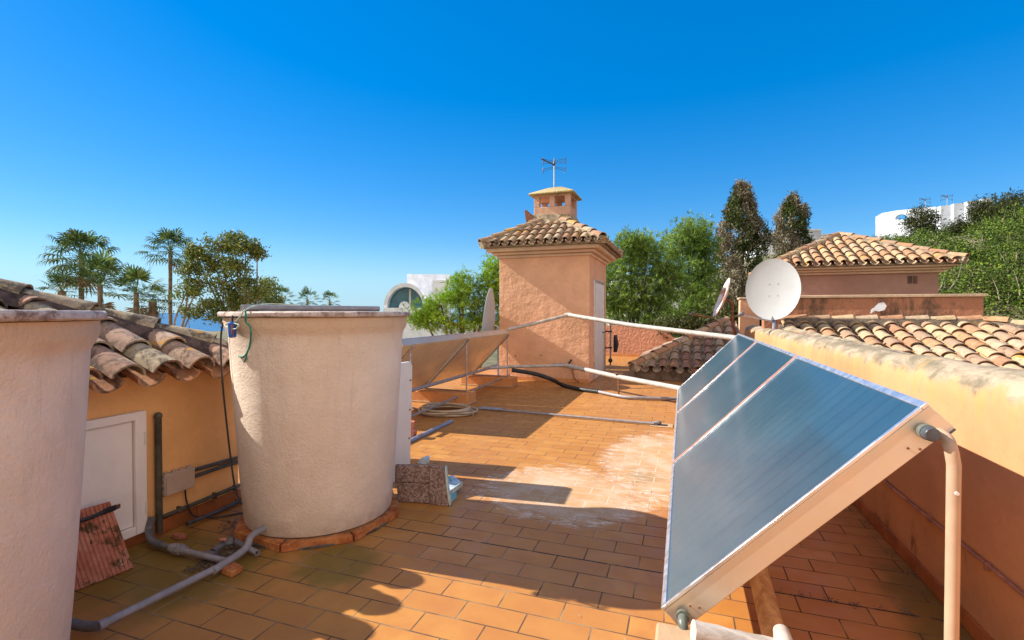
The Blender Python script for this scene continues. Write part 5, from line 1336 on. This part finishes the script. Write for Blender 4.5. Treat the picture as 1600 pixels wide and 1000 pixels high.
def low_white():
    d = 52; k = d / FPX; t = thing('white_house', (13, 57, 4), 'low flat-roofed white house behind the two withered cypresses', 'house')
    rx = V(*_r); fw = V(-rx.y, rx.x, 0)
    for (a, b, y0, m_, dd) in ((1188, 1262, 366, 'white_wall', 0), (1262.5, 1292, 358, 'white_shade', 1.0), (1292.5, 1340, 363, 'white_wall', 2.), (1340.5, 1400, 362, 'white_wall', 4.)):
        p = atD((a + b) / 2, y0, d); zt = p.z; zb = gz(p) - 1; zz = (zt + zb) / 2
        MB().obox(V(p.x, p.y, zz) + fw * (2 + dd), rx * (b - a) * k / 2, fw * 2, V(0, 0, zt - zz)).build('wall', MT[m_], t, smooth=False)
        MB().obox(V(p.x, p.y, zt + .08) + fw * (2 + dd), rx * ((b - a) * k / 2 + .06), fw * 2.06, V(0, 0, .08)).build('roof_edge', MT['white_paint'], t, smooth=False)
    d = 40
    p = atD(1050, 430, d); t = thing('white_villa', (p.x, p.y, gz(p)), 'white villa half hidden behind the pines right of the tower', 'house')
    zt = p.z; zb = gz(p) - 1; zz = (zt + zb) / 2
    MB().obox(V(p.x, p.y, zz) + fw * 2, rx * 150 * d / FPX / 1.6, fw * 2, V(0, 0, zt - zz)).build('wall', MT['white_wall'], t, smooth=False)
low_white()

# ================================================================== LIGHT, SKY, CAMERA
SK_IN, SK_GAMMA, SK_SAT, SK_HUE, SK_OUT, SKY_FILL = .10, .55, 2.15, .502, (4.2, 5.4, 6.5), (6.6, 5.9, 5.2)
w = bpy.data.worlds.new('World'); scene.world = w; w.use_nodes = True; nt = w.node_tree
bg = nt.nodes['Background']; sk = nt.nodes.new('ShaderNodeTexSky'); sk.sky_type = 'NISHITA'; sk.sun_disc = False
sk.sun_elevation = SUNEL; sk.sun_rotation = R(270) - SUNAZ
sk.air_density = 1.0; sk.dust_density = .1; sk.ozone_density = 3.0; sk.altitude = 20
def wn(t, **k):
    n_ = nt.nodes.new('ShaderNode' + t)
    for a_, v_ in k.items(): setattr(n_, a_, v_)
    return n_
def wmix(mode, fac, a_, b_):
    n_ = wn('Mix', data_type='RGBA', blend_type=mode, clamp_result=False)
    for i_, v_ in ((0, fac), (6, a_), (7, b_)):
        if isinstance(v_, (int, float)): n_.inputs[i_].default_value = v_
        elif isinstance(v_, tuple): n_.inputs[i_].default_value = (*v_, 1)
        else: nt.links.new(v_, n_.inputs[i_])
    return n_.outputs[2]
c_ = wmix('MULTIPLY', 1, sk.outputs[0], (SK_IN, SK_IN, SK_IN))
gm = wn('Gamma'); gm.inputs[1].default_value = SK_GAMMA; nt.links.new(c_, gm.inputs[0])
hs = wn('HueSaturation'); hs.inputs['Saturation'].default_value = SK_SAT; hs.inputs['Hue'].default_value = SK_HUE; nt.links.new(gm.outputs[0], hs.inputs['Color'])
c_ = wmix('MULTIPLY', 1, hs.outputs[0], SK_OUT)
se_ = wn('SeparateXYZ'); tz_ = wn('TexCoord'); nt.links.new(tz_.outputs['Generated'], se_.inputs[0])
hz_ = wn('MapRange', interpolation_type='SMOOTHSTEP'); hz_.inputs[1].default_value = -.01; hz_.inputs[2].default_value = .15; hz_.inputs[3].default_value = .7; hz_.inputs[4].default_value = 0.; nt.links.new(se_.outputs[2], hz_.inputs[0])
c_ = wmix('MIX', hz_.outputs[0], c_, (2.0, 3.5, 5.0))
# added unseen fill: a pale glow behind the eye that lifts the shade
tc_ = wn('TexCoord'); dp = wn('VectorMath', operation='DOT_PRODUCT'); dp.inputs[1].default_value = (.33, -.94, .1); nt.links.new(tc_.outputs['Generated'], dp.inputs[0])
mr = wn('MapRange', interpolation_type='SMOOTHSTEP'); mr.inputs[1].default_value = .0; mr.inputs[2].default_value = .55; nt.links.new(dp.outputs['Value'], mr.inputs[0])
nz = wn('TexNoise'); nz.inputs['Scale'].default_value = 3; nz.inputs['Detail'].default_value = 6; nt.links.new(tc_.outputs['Generated'], nz.inputs['Vector'])
m2 = wn('MapRange', interpolation_type='SMOOTHSTEP'); m2.inputs[1].default_value = .3; m2.inputs[2].default_value = .6; m2.inputs[3].default_value = .5; nt.links.new(nz.outputs[0], m2.inputs[0])
mm_ = wn('Math', operation='MULTIPLY'); nt.links.new(mr.outputs[0], mm_.inputs[0]); nt.links.new(m2.outputs[0], mm_.inputs[1])
c_ = wmix('MIX', mm_.outputs[0], c_, SKY_FILL)
nt.links.new(c_, bg.inputs['Color']); bg.inputs['Strength'].default_value = .10
sd = bpy.data.lights.new('sun', 'SUN'); sd.energy = 4.5; sd.angle = R(.5); sd.color = (1, .93, .82)
so = bpy.data.objects.new('sun', sd); col.objects.link(so)
sv = V(-math.cos(SUNEL) * math.cos(SUNAZ), -math.cos(SUNEL) * math.sin(SUNAZ), math.sin(SUNEL))
so.rotation_euler = sv.to_track_quat('Z', 'Y').to_euler(); so.location = sv * 50
cam = bpy.data.cameras.new('camera'); co = bpy.data.objects.new('camera', cam); col.objects.link(co); scene.camera = co
cam.sensor_width = 36; cam.lens = FPX / 1600 * 36; cam.clip_start = .05; cam.clip_end = 60000
co.location = (0, 0, EYE); co.rotation_euler = (PI / 2 + PIT, 0, YAW)
vs_ = scene.view_settings; vs_.view_transform = 'Standard'; vs_.look = 'None'; vs_.exposure = 1.0; vs_.gamma = 1
scene.cycles.max_bounces = 8; scene.cycles.diffuse_bounces = 4
